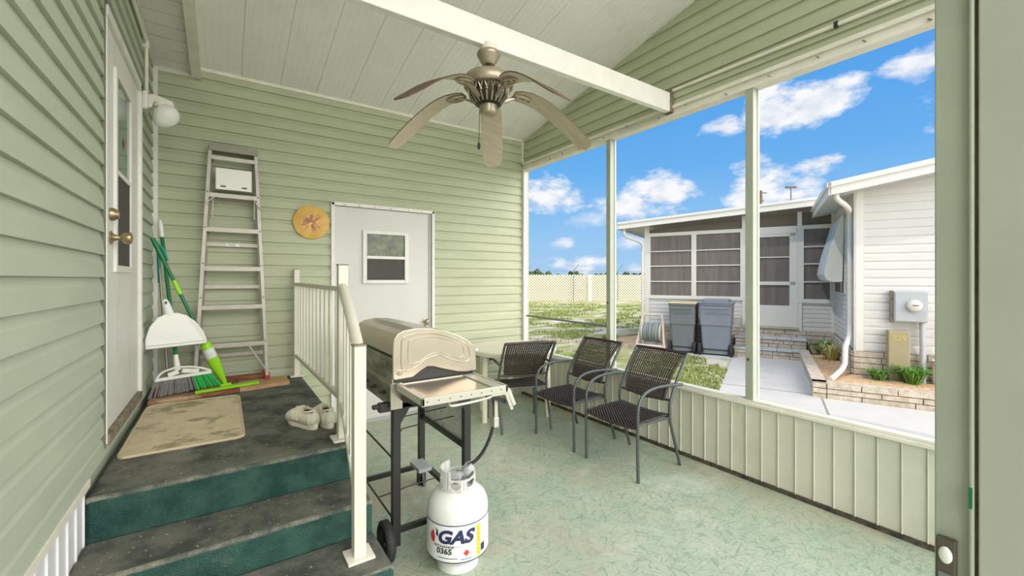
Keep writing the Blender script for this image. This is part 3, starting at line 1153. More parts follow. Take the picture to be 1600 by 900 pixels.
for zt, h in ((1.715, .03), (1.365, .03), (2.10, .03), (.80, .03)):
    t = (zt - FZ) / (2.47 - FZ)
    a, b = lerp(rl0, rl1, t), lerp(rr0, rr1, t)
    q = MB()
    q.box(a.x, b.x, a.y - .02, a.y - .012, zt - h / 2, zt + h / 2)
    p = q.build('rear_brace', M['alu'], ld)
    if zt == 1.715:
        q = MB()
        q.box(.02, .11, a.y - .022, a.y - .0205, zt - .009, zt + .009)
        s_ = q.build('sticker', M['plastic'], p)
        q = MB()
        for i in range(5):
            q.box(.032 + i * .011, .039 + i * .011, a.y - .0228, a.y - .0221, zt - .004, zt + .004)
        q.build('sticker_print', M['ink'], s_)
for pa, pb, w_, h_ in ((lerp(fr0, fr1, .05) + Vector((-.01, -.03, 0)), (.17, 4.10, .89), .008, .03), (lerp(fl0, fl1, .06) + Vector((.01, -.02, 0)), (-.06, 4.10, .89), .008, .03),
                       ((.205, 4.17, 2.10), (.255, 4.16, 2.02), .006, .014), ((-.055, 4.17, 2.10), (-.13, 4.16, 2.02), .006, .014),
                       ((.215, 4.2, 2.12), (.215, 4.2, 1.93), .006, .010), ((-.07, 4.2, 2.12), (-.075, 4.2, 1.93), .006, .010)):
    MB().bar(pa, pb, w_, h_, up=(0, 1, 0)).build('diagonal_brace', M['alu'], ld)
q = MB()
q.box(-.055, .195, 4.16, 4.178, 2.155, 2.33)
sh = q.build('paint_shelf', M['plastic'], ld, bevel=.006)
MB().box(-.02, .015, 4.157, 4.1602, 2.176, 2.187).build('slot', M['ink'], sh)
MB().box(.125, .16, 4.157, 4.1602, 2.176, 2.187).build('slot', M['ink'], sh)

# ------------------------------------------------------------------ plaque
mb = MB()
mb.lathe([(.150, 0), (.156, .006), (.155, .016), (.148, .020)], (.672, YB - .017, 1.955), 48, axis=(0, -1, 0))
pq = tag(mb.build('round_plaque', M['plaque'], smooth=True, origin=(.672, YB - .035, 1.955)), 'round yellow painted plaque hanging on the green wall beside the ladder', 'wall decoration')

# ------------------------------------------------------------------ broom, dustpan, mop, pole
br = thing('broom', (-.25, 3.9, FZ), 'broom with green handle and angled grey and green bristles', 'broom')
hd = Vector((-.285, 3.935, .835))
ht_ = Vector((-.405, 4.225, 1.885))
q = MB()
q.tube([hd, lerp(hd, ht_, .88)], .0125, 12)
q.build('handle', M['green'], br, smooth=True)
q = MB()
q.tube([lerp(hd, ht_, .87), lerp(hd, ht_, .97), ht_], [.0145, .0145, .008], 12)
q.build('grip', M['plastic'], br, smooth=True)
q = MB()
q.tube([(-.275, 3.915, .765), hd, lerp(hd, ht_, .04)], [.022, .016, .015], 12)
q.tube(smooth_path([(-.395, 3.89, .72), (-.36, 3.895, .765), (-.275, 3.90, .79), (-.17, 3.905, .78), (-.08, 3.91, .745)], 5), .008, 8)
q.bar((-.40, 3.89, .715), (-.075, 3.91, .735), .03, .022)
q.bar((-.33, 3.895, .74), (-.27, 3.9, .76), .014, .03)
q.bar((-.15, 3.90, .75), (-.25, 3.9, .765), .014, .03)
q.build('broom_head', M['plastic'], br, bevel=.003)
random.seed(3)
for nm, m_, f0, f1 in (('grey_bristles', 'greyb', 0, .66), ('green_bristles', 'greenb', .66, 1)):
    q = MB()
    for i in range(int(110 * (f1 - f0)) + 5):
        f = f0 + (f1 - f0) * random.random()
        for rr in range(2):
            off = random.uniform(-.012, .012)
            a = Vector((-.398 + .32 * f, 3.89 + .02 * f + off, .708 + .02 * f))
            b = Vector((-.430 + .41 * f + random.uniform(-.006, .006), 3.895 + .03 * f + off * 2.2 + random.uniform(-.01, .01), FZ + .003 + .035 * f + random.uniform(0, .008)))
            q.bar(a, b, .0065, .004, up=(0, 1, 0))
    q.build(nm, M[m_], br, fix=False)

dp = thing('dustpan', (-.27, 3.86, .83), 'white dustpan clipped on the green broom handle', 'dustpan')


def dpt(a, b, o=0):                              # a across, b up in the pan's tilted plane
    base = Vector((-.288, 3.895, 1.11))
    return base + Vector((.985, .17, 0)) * (a * .84 - .012) + Vector((-.10, .20, .975)) * b + Vector((.17, -.96, .2)) * o


outl = [(-.205, -.175), (-.20, -.10), (-.165, -.02), (-.11, .045), (-.05, .07), (.03, .075), (.09, .055), (.15, .005), (.20, -.07), (.222, -.145), (.212, -.165)]
q = MB()
n = len(outl)
vs = [dpt(a, b, 0) for a, b in outl] + [dpt(a * .97, b * .97 - .003, .035 + (.02 if b > -.1 else 0)) for a, b in outl]
q.add(vs, [tuple(range(n))[::-1], tuple(range(n, 2 * n))] + [(i, (i + 1) % n, n + (i + 1) % n, n + i) for i in range(n)])
q.build('pan', M['plastic'], dp, bevel=.006)
q = MB()
q.bar(dpt(-.192, -.152, .038), dpt(.205, -.142, .038), .006, .006)
q.build('lip', mat('grey_lip', (206, 206, 200), rough=.5), dp)
q = MB()
q.tube([dpt(-.02, .05, .03), dpt(-.035, .13, .03), dpt(-.045, .17, .03)], [.03, .024, .017], 12)
h_ = q.build('handle', M['plastic'], dp, smooth=True)
q = MB()
q.ball(dpt(-.04, .145, .054), (.006, .005, .012), 8, 6)
q.build('hang_hole', M['ink'], h_)

mp_ = thing('spray_mop', (.03, 4.03, FZ), 'lime green spray mop leaning into the corner', 'mop')
m0 = Vector((.015, 3.955, FZ + .02))
m1 = Vector((-.452 + .035, 3.92, 1.72))
q = MB()
q.prism([(-.175, 3.865), (-.17, 3.855), (.235, 3.955), (.235, 4.02), (.225, 4.025), (-.175, 3.925)], FZ + .001, FZ + .02, 'z')
q.prism([(-.02, 3.925), (.05, 3.942), (.05, 3.985), (-.02, 3.968)], FZ + .02, FZ + .036, 'z')
q.build('mop_head', M['lime'], mp_, bevel=.004)
q = MB()
q.tube([lerp(m0, m1, .01), lerp(m0, m1, .04), lerp(m0, m1, .12), lerp(m0, m1, .2), lerp(m0, m1, .205)], [.015, .018, .036, .042, .03], 14)
q.build('sprayer_body', M['lime'], mp_, smooth=True)
q = MB()
q.tube([lerp(m0, m1, .20), lerp(m0, m1, .215), lerp(m0, m1, .27)], [.036, .039, .038], 14)
bt = q.build('bottle', M['clear'], mp_, smooth=True)
q = MB()
q.tube([lerp(m0, m1, .265), lerp(m0, m1, .30), lerp(m0, m1, .325)], [.039, .036, .014], 14)
q.build('bottle_shoulder', M['lime'], mp_, smooth=True)
for a, b, r, m_, nm in ((.32, .64, .0115, 'green', 'lower_pole'), (.64, .73, .0155, 'lime', 'pole_joint'), (.73, .88, .0115, 'green', 'upper_pole')):
    MB().tube([lerp(m0, m1, a), lerp(m0, m1, b)], r, 12).build(nm, M[m_], mp_, smooth=True)
q = MB()
q.tube([lerp(m0, m1, .86), lerp(m0, m1, .9), lerp(m0, m1, 1)], [.014, .018, .015], 12)
g_ = q.build('grip', M['green'], mp_, smooth=True)
q = MB()
q.tube([lerp(m0, m1, .86) + Vector((.025, 0, 0)), lerp(m0, m1, .93) + Vector((.028, 0, .0)), lerp(m0, m1, .97) + Vector((.014, 0, 0))], [.006, .009, .006], 8)
q.build('trigger', M['teal'], g_, smooth=True)

q = MB()
q.tube([(-.33, 4.10, FZ + .002), (-.345, 4.10, FZ + .05), (-.415, 4.225, 1.62)], [.011, .008, .008], 10)
q.tube([(-.405, 4.205, 1.40), (-.415, 4.225, 1.64)], .012, 10, mi=1)
tag(q.build('metal_pole', [M['steelpole'], M['teal']], smooth=True), 'thin grey metal pole standing behind the broom', 'pole')
tag(MB().ball((-.418 + .035, 3.945, FZ + .031), .03, 18, 12).build('orange_ball', M['orange'], smooth='all'), 'small orange ball on the board beside the bristles', 'ball')

# ------------------------------------------------------------------ wall lamp and conduits
lp = thing('wall_lamp', (XL, 3.74, 2.6), 'cream wall lamp with milky egg-shaped globe beside house door', 'lamp')
q = MB()
q.box(XL + .012, XL + .045, 3.70, 3.80, 2.565, 2.685)
q.build('back_box', M['plastic'], lp, bevel=.008)
q = MB()
q.prism([(XL + .045, 2.575), (XL + .045, 2.665), (XL + .075, 2.672), (XL + .175, 2.645), (XL + .185, 2.61), (XL + .075, 2.625), (XL + .065, 2.58)], 3.705, 3.785, 'y')
q.build('arm', M['cream'], lp, bevel=.005)
q = MB()
pr = []
for i in range(15):
    a = PI * i / 14
    pr.append((max(.001, .070 * math.sin(a) * (1 + .12 * math.cos(a))), -.085 * math.cos(a)))
q.lathe(pr, (XL + .135, 3.745, 2.545), 28, axis=(-.55, .1, -.8))
q.build('globe', M['globe'], lp, smooth='all')
q = MB()
q.lathe([(.04, 0), (.042, .03)], (XL + .112, 3.745, 2.60), 20)
q.build('collar', M['cream'], lp, smooth=True)
q = MB()
q.tube([(XL + .03, 3.78, 2.68), (XL + .03, 3.78, 3.0), (XL + .03, 3.76, 3.035), (XL + .03, 3.70, 3.045), (XL + .03, 1.4, 3.06)], .011, 10)
q.box(XL + .01, XL + .045, 3.765, 3.795, 3.0, 3.05)
tag(q.build('conduit', M['cream'], smooth=True), 'cream electrical conduit rising from wall lamp along house wall', 'conduit')
q = MB()
q.tube([(XR - .03, 2.15, 2.985), (XR - .03, .15, 2.955)], .012, 10)
c_ = tag(q.build('conduit', M['cream'], smooth=True), 'cream conduit running along green gable above screens', 'conduit')
q = MB()
q.obox((XR - .034, 1.02, 2.968), (.024, .02, .034))
q.build('strap', M['ink'], c_)

# ------------------------------------------------------------------ ceiling fan
FX, FY = 1.317, 2.19
fn = thing('ceiling_fan', (FX, FY, 2.815), 'antique nickel ceiling fan with five drooping whitewashed blades under white beam', 'ceiling fan')
q = MB()
q.lathe([(.050, 2.835), (.052, 2.80), (.050, 2.795)], (FX, FY, 0), 28)
q.build('ceiling_collar', M['cream'], fn, smooth=True)
q = MB()
q.lathe([(.056, 2.797), (.068, 2.788), (.071, 2.775), (.064, 2.762), (.060, 2.755), (.048, 2.732), (.036, 2.715), (.022, 2.712)], (FX, FY, 0), 32)
q.build('canopy', M['nickel'], fn, smooth=True)
q = MB()
q.lathe([(.014, 2.72), (.014, 2.64)], (FX, FY, 0), 16)
q.build('downrod', M['nickeld'], fn, smooth=True)
q = MB()
q.lathe([(.02, 2.662), (.085, 2.658), (.135, 2.645), (.150, 2.625), (.150, 2.585), (.143, 2.575), (.12, 2.57), (.06, 2.57)], (FX, FY, 0), 48)
q.build('motor_housing', M['nickel'], fn, smooth=True)
q = MB()
q.lathe([(.118, 2.57), (.112, 2.52), (.075, 2.475), (.05, 2.47)], (FX, FY, 0), 40)
vh = q.build('vented_housing', M['nickeld'], fn, smooth=True)
q = MB()
for i in range(20):
    a = 2 * PI * i / 20
    d_ = Vector((math.cos(a), math.sin(a), 0))
    s_ = Vector((-d_.y, d_.x, 0))
    c0 = Vector((FX, FY, 0))
    q.bar(c0 + d_ * .121 + s_ * .012 + Vector((0, 0, 2.568)), c0 + d_ * .112 - s_ * .004 + Vector((0, 0, 2.525)), .006, .006)
    q.bar(c0 + d_ * .121 - s_ * .012 + Vector((0, 0, 2.568)), c0 + d_ * .112 + s_ * .004 + Vector((0, 0, 2.525)), .006, .006)
    q.bar(c0 + d_ * .112 + Vector((0, 0, 2.522)), c0 + d_ * .078 + Vector((0, 0, 2.478)), .009, .006)
q.build('filigree', M['nickel'], vh)
q = MB()
q.lathe([(.055, 2.50), (.058, 2.49), (.058, 2.485), (.052, 2.48), (.052, 2.43), (.048, 2.42), (.03, 2.41), (.01, 2.405)], (FX, FY, 0), 32)
q.build('switch_housing', M['nickel'], fn, smooth=True)
q = MB()
q.tube([(FX - .055, FY + .01, 2.44), (FX - .06, FY + .01, 2.24)], .0018, 6)
q.lathe([(.002, 2.245), (.008, 2.235), (.010, 2.22), (.006, 2.205), (.002, 2.20)], (FX - .06, FY + .01, 0), 10)
q.build('pull_chain', M['nickeld'], fn, smooth=True)
prof = [(.16, 2.555), (.20, 2.552), (.26, 2.542), (.32, 2.522), (.38, 2.492), (.44, 2.455), (.50, 2.413), (.56, 2.365), (.62, 2.318), (.655, 2.292), (.672, 2.280)]
wid = [.034, .055, .066, .070, .072, .073, .074, .074, .071, .056, .03]
for i in range(5):
    th = math.radians(55.8 + 72 * i)
    Rm = Matrix.Rotation(th, 3, 'Z')
    q = MB()
    n = len(prof)
    for k, ((r, z), w) in enumerate(zip(prof, wid)):
        for s_, dz in ((-1, 0), (1, 0), (1, .007), (-1, .007)):
            q.v.append(tuple(Vector((FX, FY, 0)) + Rm @ Vector((r, s_ * w, z + dz - s_ * w * .10))))
    for k in range(n - 1):
        a, b = 4 * k, 4 * (k + 1)
        for j, mi in ((0, 0), (1, 1), (2, 1), (3, 1)):
            q.f.append([a + j, a + (j + 1) % 4, b + (j + 1) % 4, b + j])
            q.mi.append(mi if j != 2 else 2)
    q.f.append([0, 1, 2, 3])
    q.mi.append(1)
    q.f.append([4 * (n - 1) + j for j in (3, 2, 1, 0)])
    q.mi.append(1)
    bl = q.build('blade', [M['blade'], M['bladeedge'], M['bladeedge']], fn)
    q = MB()

    def bp(r, s_, z):
        return Vector((FX, FY, 0)) + Rm @ Vector((r, s_, z))
    q.bar(bp(.07, 0, 2.49), bp(.13, 0, 2.52), .030, .010)
    q.bar(bp(.13, 0, 2.52), bp(.19, 0, 2.545), .024, .008)
    lo = [bp(.15 + .06 * (1 - math.cos(t)), .034 * math.sin(t), 2.543 - .012 * (1 - math.cos(t)) / 2) for t in [2 * PI * j / 16 for j in range(16)]]
    q.tube(lo, .006, 6, closed=True)
    q.tube([bp(.16, 0, 2.545), bp(.215, .02, 2.540), bp(.262, .016, 2.53)], .005, 6)
    q.tube([bp(.16, 0, 2.545), bp(.215, -.02, 2.540), bp(.262, -.016, 2.53)], .005, 6)
    q.ball(bp(.235, 0, 2.535), (.012, .012, .005), 10, 6)
    q.build('blade_iron', M['nickel'], fn, smooth=True)

# ------------------------------------------------------------------ gas grill
GX0, GX1, GY0, GY1 = .705, 1.175, 2.10, 2.79
g = thing('gas_grill', (.94, 2.45, 0), 'gas grill with stainless lid and folding side shelf on black cart', 'grill')
skin = [(.702, 1.045), (.700, 1.09), (.705, 1.125), (.722, 1.152), (.755, 1.168), (.82, 1.176), (.90, 1.172), (.98, 1.155), (1.06, 1.125), (1.12, 1.092), (1.158, 1.06), (1.172, 1.03), (1.178, .92)]
q = MB()
inner = [(x + (.005 if x < .95 else -.005), z - .006) for x, z in skin]
q.prism(skin + inner[::-1], GY0 + .002, GY1 - .002, 'y')
lid = q.build('lid', M['steel'], g)
endp = skin[1:] + [(1.12, .916), (1.06, .924), (.97, .950), (.92, .968), (.885, .972), (.85, .955), (.805, .926), (.71, .922), (.700, .93)]
for y0, y1 in ((GY0 - .012, GY0 + .004), (GY1 - .004, GY1 + .012)):
    q = MB()
    q.prism(endp, y0, y1, 'y')
    ep = q.build('end_panel', M['steel'], lid, bevel=.004)
    if y0 < 2.3:
        q = MB()
        for k, ins in ((0, .86), (1, .70)):
            cx, cz = .935, 1.075
            pts = [(.712, 1.12), (.73, 1.145), (.80, 1.158), (.90, 1.154), (1.0, 1.13), (1.10, 1.09), (1.155, 1.05), (1.160, .965), (1.08, .965), (.99, 1.005), (.93, 1.018), (.86, 1.0), (.79, .955), (.715, .96)]
            pp = [(cx + (x - cx) * ins, cz + (z - cz) * (ins - .08 * k)) for x, z in pts]
            pp = smooth_path([Vector((x, y0 - .0, z)) for x, z in pp] + [Vector((pp[0][0], y0, pp[0][1]))], 3)[:-1]
            q.tube(pp, .0030 if k == 0 else .0020, 6, closed=True)
        q.build('embossed_rim', M['steel'], ep, smooth=True)
        q = MB()
        q.lathe([(.016, 0), (.016, .003), (.010, .004), (.008, .008)], (.735, y0, .958), 18, axis=(0, -1, 0))
        q.build('pivot_bolt', M['nickel'], ep, smooth=True)
        q = MB()
        q.ball((1.183, y0 + .01, 1.03), .009, 10, 8)
        q.build('hinge_pin', M['plastic'], ep, smooth=True)
q = MB()
q.lathe([(.022, 0), (.024, .012), (.018, .024), (.008, .03)], (1.06, 2.52, 1.118), 18)
q.build('thermometer', M['nickel'], lid, smooth=True)
q = MB()
q.prism([(.712, 1.048), (1.165, 1.03), (1.165, .86), (1.12, .80), (.76, .80), (.712, .90)], GY0 + .006, GY1 - .006, 'y')
q.build('firebox', M['black'], g, bevel=.004)
q = MB()
q.box(.700, .712, GY0 + .008, GY1 - .01, .905, 1.030)
fp = q.build('front_panel', M['blackm'], g, bevel=.003)
q = MB()
q.box(.6985, .7005, GY0 + .07, GY1 - .06, .925, 1.01)
q.box(.6975, .6990, GY0 + .08, GY1 - .07, .932, 1.003)
q.build('recess_rim', M['blackm'], fp)
q = MB()
q.prism([(.712, .90), (.690, .895), (.705, .775), (.72, .775)], GY0, GY1, 'y')
cp = q.build('control_panel', M['blackm'], g, bevel=.002)
q = MB()
for i in range(4):
    yy = GY0 + .12 + i * .15
    q.lathe([(.010, 0), (.010, .012), (.005, .014), (.005, .03)], (.699, yy, .838), 12, axis=(-1, 0, 0))
q.build('valve_stems', M['nickeld'], cp, smooth=True)
q = MB()
q.box(.699, .716, GY0, GY1, .895, .906)
q.box(.69, .75, GY0 - .008, GY0 + .004, .775, .905)
q.build('panel_edge', M['steel'], cp)
q = MB()
q.box(.645, .705, GY0 + .03, GY0 + .075, .755, .80)
q.box(.615, .65, GY0 + .035, GY0 + .065, .775, .795)
q.build('igniter_box', M['black'], g, bevel=.006)
# side shelf
q = MB()
q.box(.725, 1.155, 1.765, 2.092, .893, .897)
sh = q.build('side_shelf', M['steel2'], g)
q = MB()
q.box(.715, .728, 1.75, 2.095, .872, .906)
q.box(1.152, 1.165, 1.75, 2.095, .872, .906)
q.box(.715, 1.165, 1.75, 1.763, .870, .906)
q.box(.715, 1.165, 2.082, 2.095, .872, .902)
q.box(.728, .742, 1.763, 2.082, .895, .902)
q.box(.742, 1.152, 1.763, 1.775, .895, .902)
q.box(1.09, 1.152, 1.775, 2.082, .895, .903)
q.build('shelf_rim', M['steelrim'], sh, bevel=.002)
q = MB()
for i in range(8):
    q.ball((.74 + i * .055, 1.7495, .889), .003, 8, 6)
q.build('rivets', M['nickeld'], sh)
q = MB()
q.prism([(1.05, .86), (1.165, .90), (1.20, .78), (1.185, .778), (1.15, .86)], 1.752, 1.758, 'y')
q.bar((1.17, 1.755, .885), (1.205, 1.75, .80), .018, .006, up=(0, 1, 0))
q.build('corner_bracket', M['steelrim'], sh)
q = MB()
q.tube(smooth_path([(.86, 1.78, .868), (.855, 1.765, .853), (.88, 1.757, .850), (1.0, 1.757, .853), (1.07, 1.758, .860), (1.08, 1.78, .872)], 4), .0065, 8)
q.build('tool_rod', M['steelrim'], sh, smooth=True)
q = MB()
q.bar((1.06, 1.80, .862), (1.17, 1.785, .815), .02, .018)
q.build('shelf_latch', M['black'], sh)
# cart
LX, RX, NY, FY_ = .735, 1.145, 2.15, 2.815
for x, y, z0, nm in ((LX, NY, .055, 0), (RX, NY, .055, 0), (LX, FY_, 0, 1), (RX, FY_, 0, 1)):
    q = MB()
    q.box(x - .021, x + .021, y - .018, y + .018, z0 + (.05 if nm else 0), .80)
    lg = q.build('leg', M['black'], g, bevel=.003)
    if nm:
        q = MB()
        q.box(x - .026, x + .026, y - .024, y + .024, 0, .075)
        q.prism([(y - .024, 0), (y - .024, .10), (y - .06, 0)], x - .01, x + .01, 'x')
        q.build('foot', M['black'], lg, bevel=.003)
for y in (NY, FY_):
    q = MB()
    q.bar((LX, y - .02, .79), (RX, y - .02, .79), .012, .045)
    q.build('top_rail', M['black'], g)
q = MB()
q.prism([(.716, .79), (.90, .79), (.90, .76), (.80, .76), (.735, .66), (.716, .66)], NY - .026, NY - .018, 'y')
q.prism([(RX + .0, .79), (RX - .10, .79), (RX - .02, .69), (RX, .69)], NY - .026, NY - .018, 'y')
q.bar((.74, 2.10, .868), (1.14, 2.10, .868), .02, .03)
q.bar((.75, 1.80, .86), (.75, 2.1, .83), .012, .03)
q.bar((1.13, 1.80, .86), (1.13, 2.1, .83), .012, .03)
q.build('top_frame', M['black'], g)
q = MB()
q.bar((LX, FY_, .125), (RX, FY_, .125), .02, .03)
q.bar((RX, NY, .155), (RX, FY_, .155), .03, .028)
q.bar((RX, NY, .47), (RX, FY_, .47), .016, .026)
q.bar((LX, NY, .13), (RX, NY, .13), .024, .026)
q.build('cross_bars', M['black'], g)
q = MB()
q.tube([(LX - .01, NY, .50), (LX - .01, FY_, .50)], .0055, 8)
q.tube([(LX - .01, NY, .19), (LX - .01, FY_, .19)], .0055, 8)
q.tube([(LX, 2.42, .19), (.95, 2.50, .165), (RX, 2.52, .16)], .004, 8)
q.build('side_rods', M['black'], g, smooth=True)
q = MB()
for yy, dz in ((2.38, 0), (2.28, -.03)):
    q.tube(smooth_path([(.80, yy, .20), (.80, yy, .40), (.802, yy, .60 + dz), (.812, yy, .625 + dz), (.83, yy + .005, .632 + dz), (1.0, yy + .02, .633 + dz), (1.145, yy + .03, .635 + dz)], 4), .0032, 6)
q.build('tank_hoops', M['black'], g, smooth=True)
q = MB()
q.box(RX + .02, RX + .026, 2.19, 2.79, .47, .78)
q.build('side_panel', M['speck'], g)
q = MB()
q.box(1.05, 1.14, 2.62, 2.78, .165, .19)
q.build('bottom_bracket', M['galv'], g)
for sx in (-1, 1):
    q = MB()
    cx = LX - .052 if sx < 0 else RX + .052
    pr = [(.018, -.022), (.060, -.022), (.070, -.018), (.086, -.023), (.096, -.014), (.099, 0), (.096, .014), (.086, .023), (.070, .018), (.060, .022), (.018, .022)]
    q.lathe(pr, (cx, 2.14, .0995), 36, axis=(1, 0, 0))
    for i in range(28):
        a = 2 * PI * i / 28
        q.obox((cx, 2.14 + .0955 * math.cos(a), .0995 + .0955 * math.sin(a)), (.034, .006, .006), Matrix.Rotation(a, 3, 'X'))
    wh = q.build('wheel', M['rubber'], g, smooth=True)
    q = MB()
    q.lathe([(.014, -.030), (.020, -.026), (.020, .026), (.014, .030)], (cx, 2.14, .0995), 16, axis=(1, 0, 0))
    for i in range(5):
        a = 2 * PI * i / 5 + .3
        q.bar((cx + sx * .022, 2.14 + .015 * math.cos(a), .0995 + .015 * math.sin(a)), (cx + sx * .022, 2.14 + .062 * math.cos(a), .0995 + .062 * math.sin(a)), .014, .008, up=(1, 0, 0))
    q.build('hub', M['black'], wh, smooth=True)
    MB().tube([(cx, 2.14, .0995), (LX if sx < 0 else RX, 2.14, .0995)], .008, 10).build('axle', M['black'], wh)
# hose with regulator
q = MB()
q.tube(smooth_path([(1.10, 1.86, .86), (1.125, 1.84, .845), (1.135, 1.83, .80), (1.135, 1.83, .72), (1.12, 1.84, .64), (1.095, 1.865, .56), (1.06, 1.885, .51), (1.025, 1.905, .485)], 6), .0085, 10)
hs = q.build('gas_hose', M['rubber'], g, smooth=True)
q = MB()
q.box(1.122, 1.142, 1.805, 1.815, .70, .85)
q.box(1.118, 1.146, 1.803, 1.85, .685, .735)
q.build('hose_clip', M['steelrim'], hs, bevel=.003)

# ------------------------------------------------------------------ propane tank
TX, TY, TR = .982, 1.935, .153
tk = thing('propane_tank', (TX, TY, 0), 'white propane gas tank with GAS label before the grill', 'gas tank')
q = MB()
pr = [(.001, .025), (.06, .028), (.105, .042), (.135, .068), (.150, .10), (TR, .125), (TR, .285), (.150, .315), (.138, .345), (.115, .368), (.085, .384), (.05, .392), (.001, .395)]
q.lathe(pr, (TX, TY, 0), 56)
q.build('cylinder', M['tank'], tk, smooth='all')
q = MB()
q.lathe([(.100, 0), (.104, .003), (.102, .045), (.096, .045), (.094, .003)], (TX, TY, 0), 40, cap=False)
q.build('foot_ring', M['tank'], tk, smooth=True)
# collar with openings: two windows and a gap at the top over the valve
q = MB()
n = 72
cr_, ch0, ch1 = .084, .378, .475


def coltop(a):                                # a: angle from the camera-facing side, degrees
    a = (a + 180) % 360 - 180
    if -150 < a < -38:
        return .486
    if a < -26 and a >= -38:
        return .486
    return .446


cam_dir = math.degrees(math.atan2(-TY, -TX))   # towards the viewer side
holes = [(-8, .418, 17, .020), (52, .420, 24, .018), (-75, .450, 18, .022), (180, .42, 30, .02)]
rows = [.378, .390] + [.390 + .0025 * k for k in range(1, 43)]


def is_hole(a, z):
    for h0, hz, ha, hh in holes:
        d_ = (a - h0 + 180) % 360 - 180
        if (d_ / ha) ** 2 + ((z - hz) / hh) ** 2 < 1:
            return True
    return False


n = 240
for i in range(n):
    a0 = 360 * i / n
    am = a0 + 180 / n
    for z0, z1 in zip(rows[:-1], rows[1:]):
        if (z0 + z1) / 2 > coltop(am) or is_hole(am, (z0 + z1) / 2):
            continue
        p = []
        for aa, zz in ((a0, z0), (a0 + 360 / n, z0), (a0 + 360 / n, z1), (a0, z1)):
            t = math.radians(cam_dir + aa)
            p.append((TX + cr_ * math.cos(t), TY + cr_ * math.sin(t), zz))
        q.add(p, [(0, 1, 2, 3)])
co = q.build('collar', M['tank'], tk)
sm = co.modifiers.new('thick', 'SOLIDIFY')
sm.thickness = .005
for p in co.data.polygons:
    p.use_smooth = True
q = MB()
q.lathe([(.018, .39), (.018, .42), (.024, .425), (.024, .45), (.018, .455)], (TX, TY, 0), 18)
q.tube([(TX, TY, .44), (TX + .045, TY - .02, .447)], [.016, .02], 12)
q.tube([(TX + .035, TY - .02, .45), (TX + .05, TY - .03, .475), (TX + .04, TY - .03, .492)], [.024, .03, .022], 12)
q.tube([(TX - .01, TY - .01, .44), (TX - .035, TY - .03, .455)], [.014, .02], 12)
q.build('valve', M['galv'], tk, smooth=True)


def wrap(q, x, z, off=.0012):
    """label coordinates: x metres round the tank from the viewer-facing line, z height"""
    t = math.radians(cam_dir) + x / TR
    return (TX + (TR + off) * math.cos(t), TY + (TR + off) * math.sin(t), z)


def band(x0, x1, z0, z1, off, nm, m_, parent):
    q = MB()
    k = max(2, int((x1 - x0) / .008))
    for i in range(k):
        xa, xb = x0 + (x1 - x0) * i / k, x0 + (x1 - x0) * (i + 1) / k
        q.add([wrap(q, xa, z0, off), wrap(q, xb, z0, off), wrap(q, xb, z1, off), wrap(q, xa, z1, off)], [(0, 1, 2, 3)])
    o = q.build(nm, M[m_], parent)
    for p in o.data.polygons:
        p.use_smooth = True
    return o


def text_mesh(txt, size, shear=0, bold=0, xs=1.0):
    cu = bpy.data.curves.new('lettering', 'FONT')
    cu.body = txt
    cu.size = size
    cu.offset = bold
    cu.align_x = 'CENTER'
    cu.align_y = 'CENTER'
    cu.resolution_u = 4
    ob = bpy.data.objects.new('lettering', cu)
    C.objects.link(ob)
    dg = bpy.context.evaluated_depsgraph_get()
    me = bpy.data.meshes.new_from_object(ob.evaluated_get(dg))
    bpy.data.objects.remove(ob)
    bm = bmesh.new()
    bm.from_mesh(me)
    x0 = min(v.co.x for v in bm.verts)
    x1 = max(v.co.x for v in bm.verts)
    k = int((x1 - x0) / .008)
    for i in range(1, k + 1):
        bmesh.ops.bisect_plane(bm, geom=bm.verts[:] + bm.edges[:] + bm.faces[:], plane_co=(x0 + i * .008, 0, 0), plane_no=(1, 0, 0))
    for v in bm.verts:
        v.co.x = v.co.x * xs + v.co.y * shear
    vs = [tuple(v.co) for v in bm.verts]
    bm.verts.index_update()
    fs = [[v.index for v in f.verts] for f in bm.faces]
    bm.free()
    return vs, fs


def tank_text(txt, size, x, z, m_, shear=0, bold=0, xs=1.0, nm='lettering', parent=None, rot=0):
    vs, fs = text_mesh(txt, size, shear, bold, xs)
    q = MB()
    cR, sR = math.cos(rot), math.sin(rot)
    q.add([wrap(q, x + a * cR - b * sR, z + a * sR + b * cR, .0026) for a, b, _ in vs], fs)
    return q.build(nm, M[m_], parent, fix=False)


lb = band(-.42, .30, .095, .262, .0010, 'label_band', 'label', tk)
band(-.48, .48, .262, .2665, .0020, 'upper_line', 'navy', tk)
band(-.48, .48, .088, .0925, .0020, 'lower_line', 'navy', tk)
tank_text('GAS', .084, -.008, .208, 'navy', shear=.28, bold=.0038, xs=1.12, nm='gas_lettering', parent=lb)
tank_text('EXCHANGE', .016, -.07, .165, 'ink', bold=.0004, xs=1.25, parent=lb)
tank_text('0365', .036, -.066, .142, 'ink', shear=.1, bold=.0012, xs=1.1, parent=lb)
band(-.10, .0, .110, .113, .0024, 'fine_print', 'ink', lb)
band(-.02, .02, .1655, .167, .0022, 'rule', 'ink', lb)
band(.095, .118, .100, .250, .0020, 'yellow_stripe', 'yellow', lb)
band(.122, .150, .112, .148, .0020, 'navy_block', 'navy', lb)
q = MB()
q.add([wrap(q, .042, .118, .003), wrap(q, .058, .134, .003), wrap(q, .042, .150, .003), wrap(q, .026, .134, .003)], [(0, 1, 2, 3)])
q.build('hazard_diamond', M['redp'], lb)
band(.012, .072, .104, .107, .0024, 'fine_print', 'ink', lb)
for i in range(7):
    band(.101 + .0015 * (i % 2), .113 - .001 * (i % 3), .114 + i * .018, .116 + i * .018, .0028, 'fine_print', 'brown', lb)
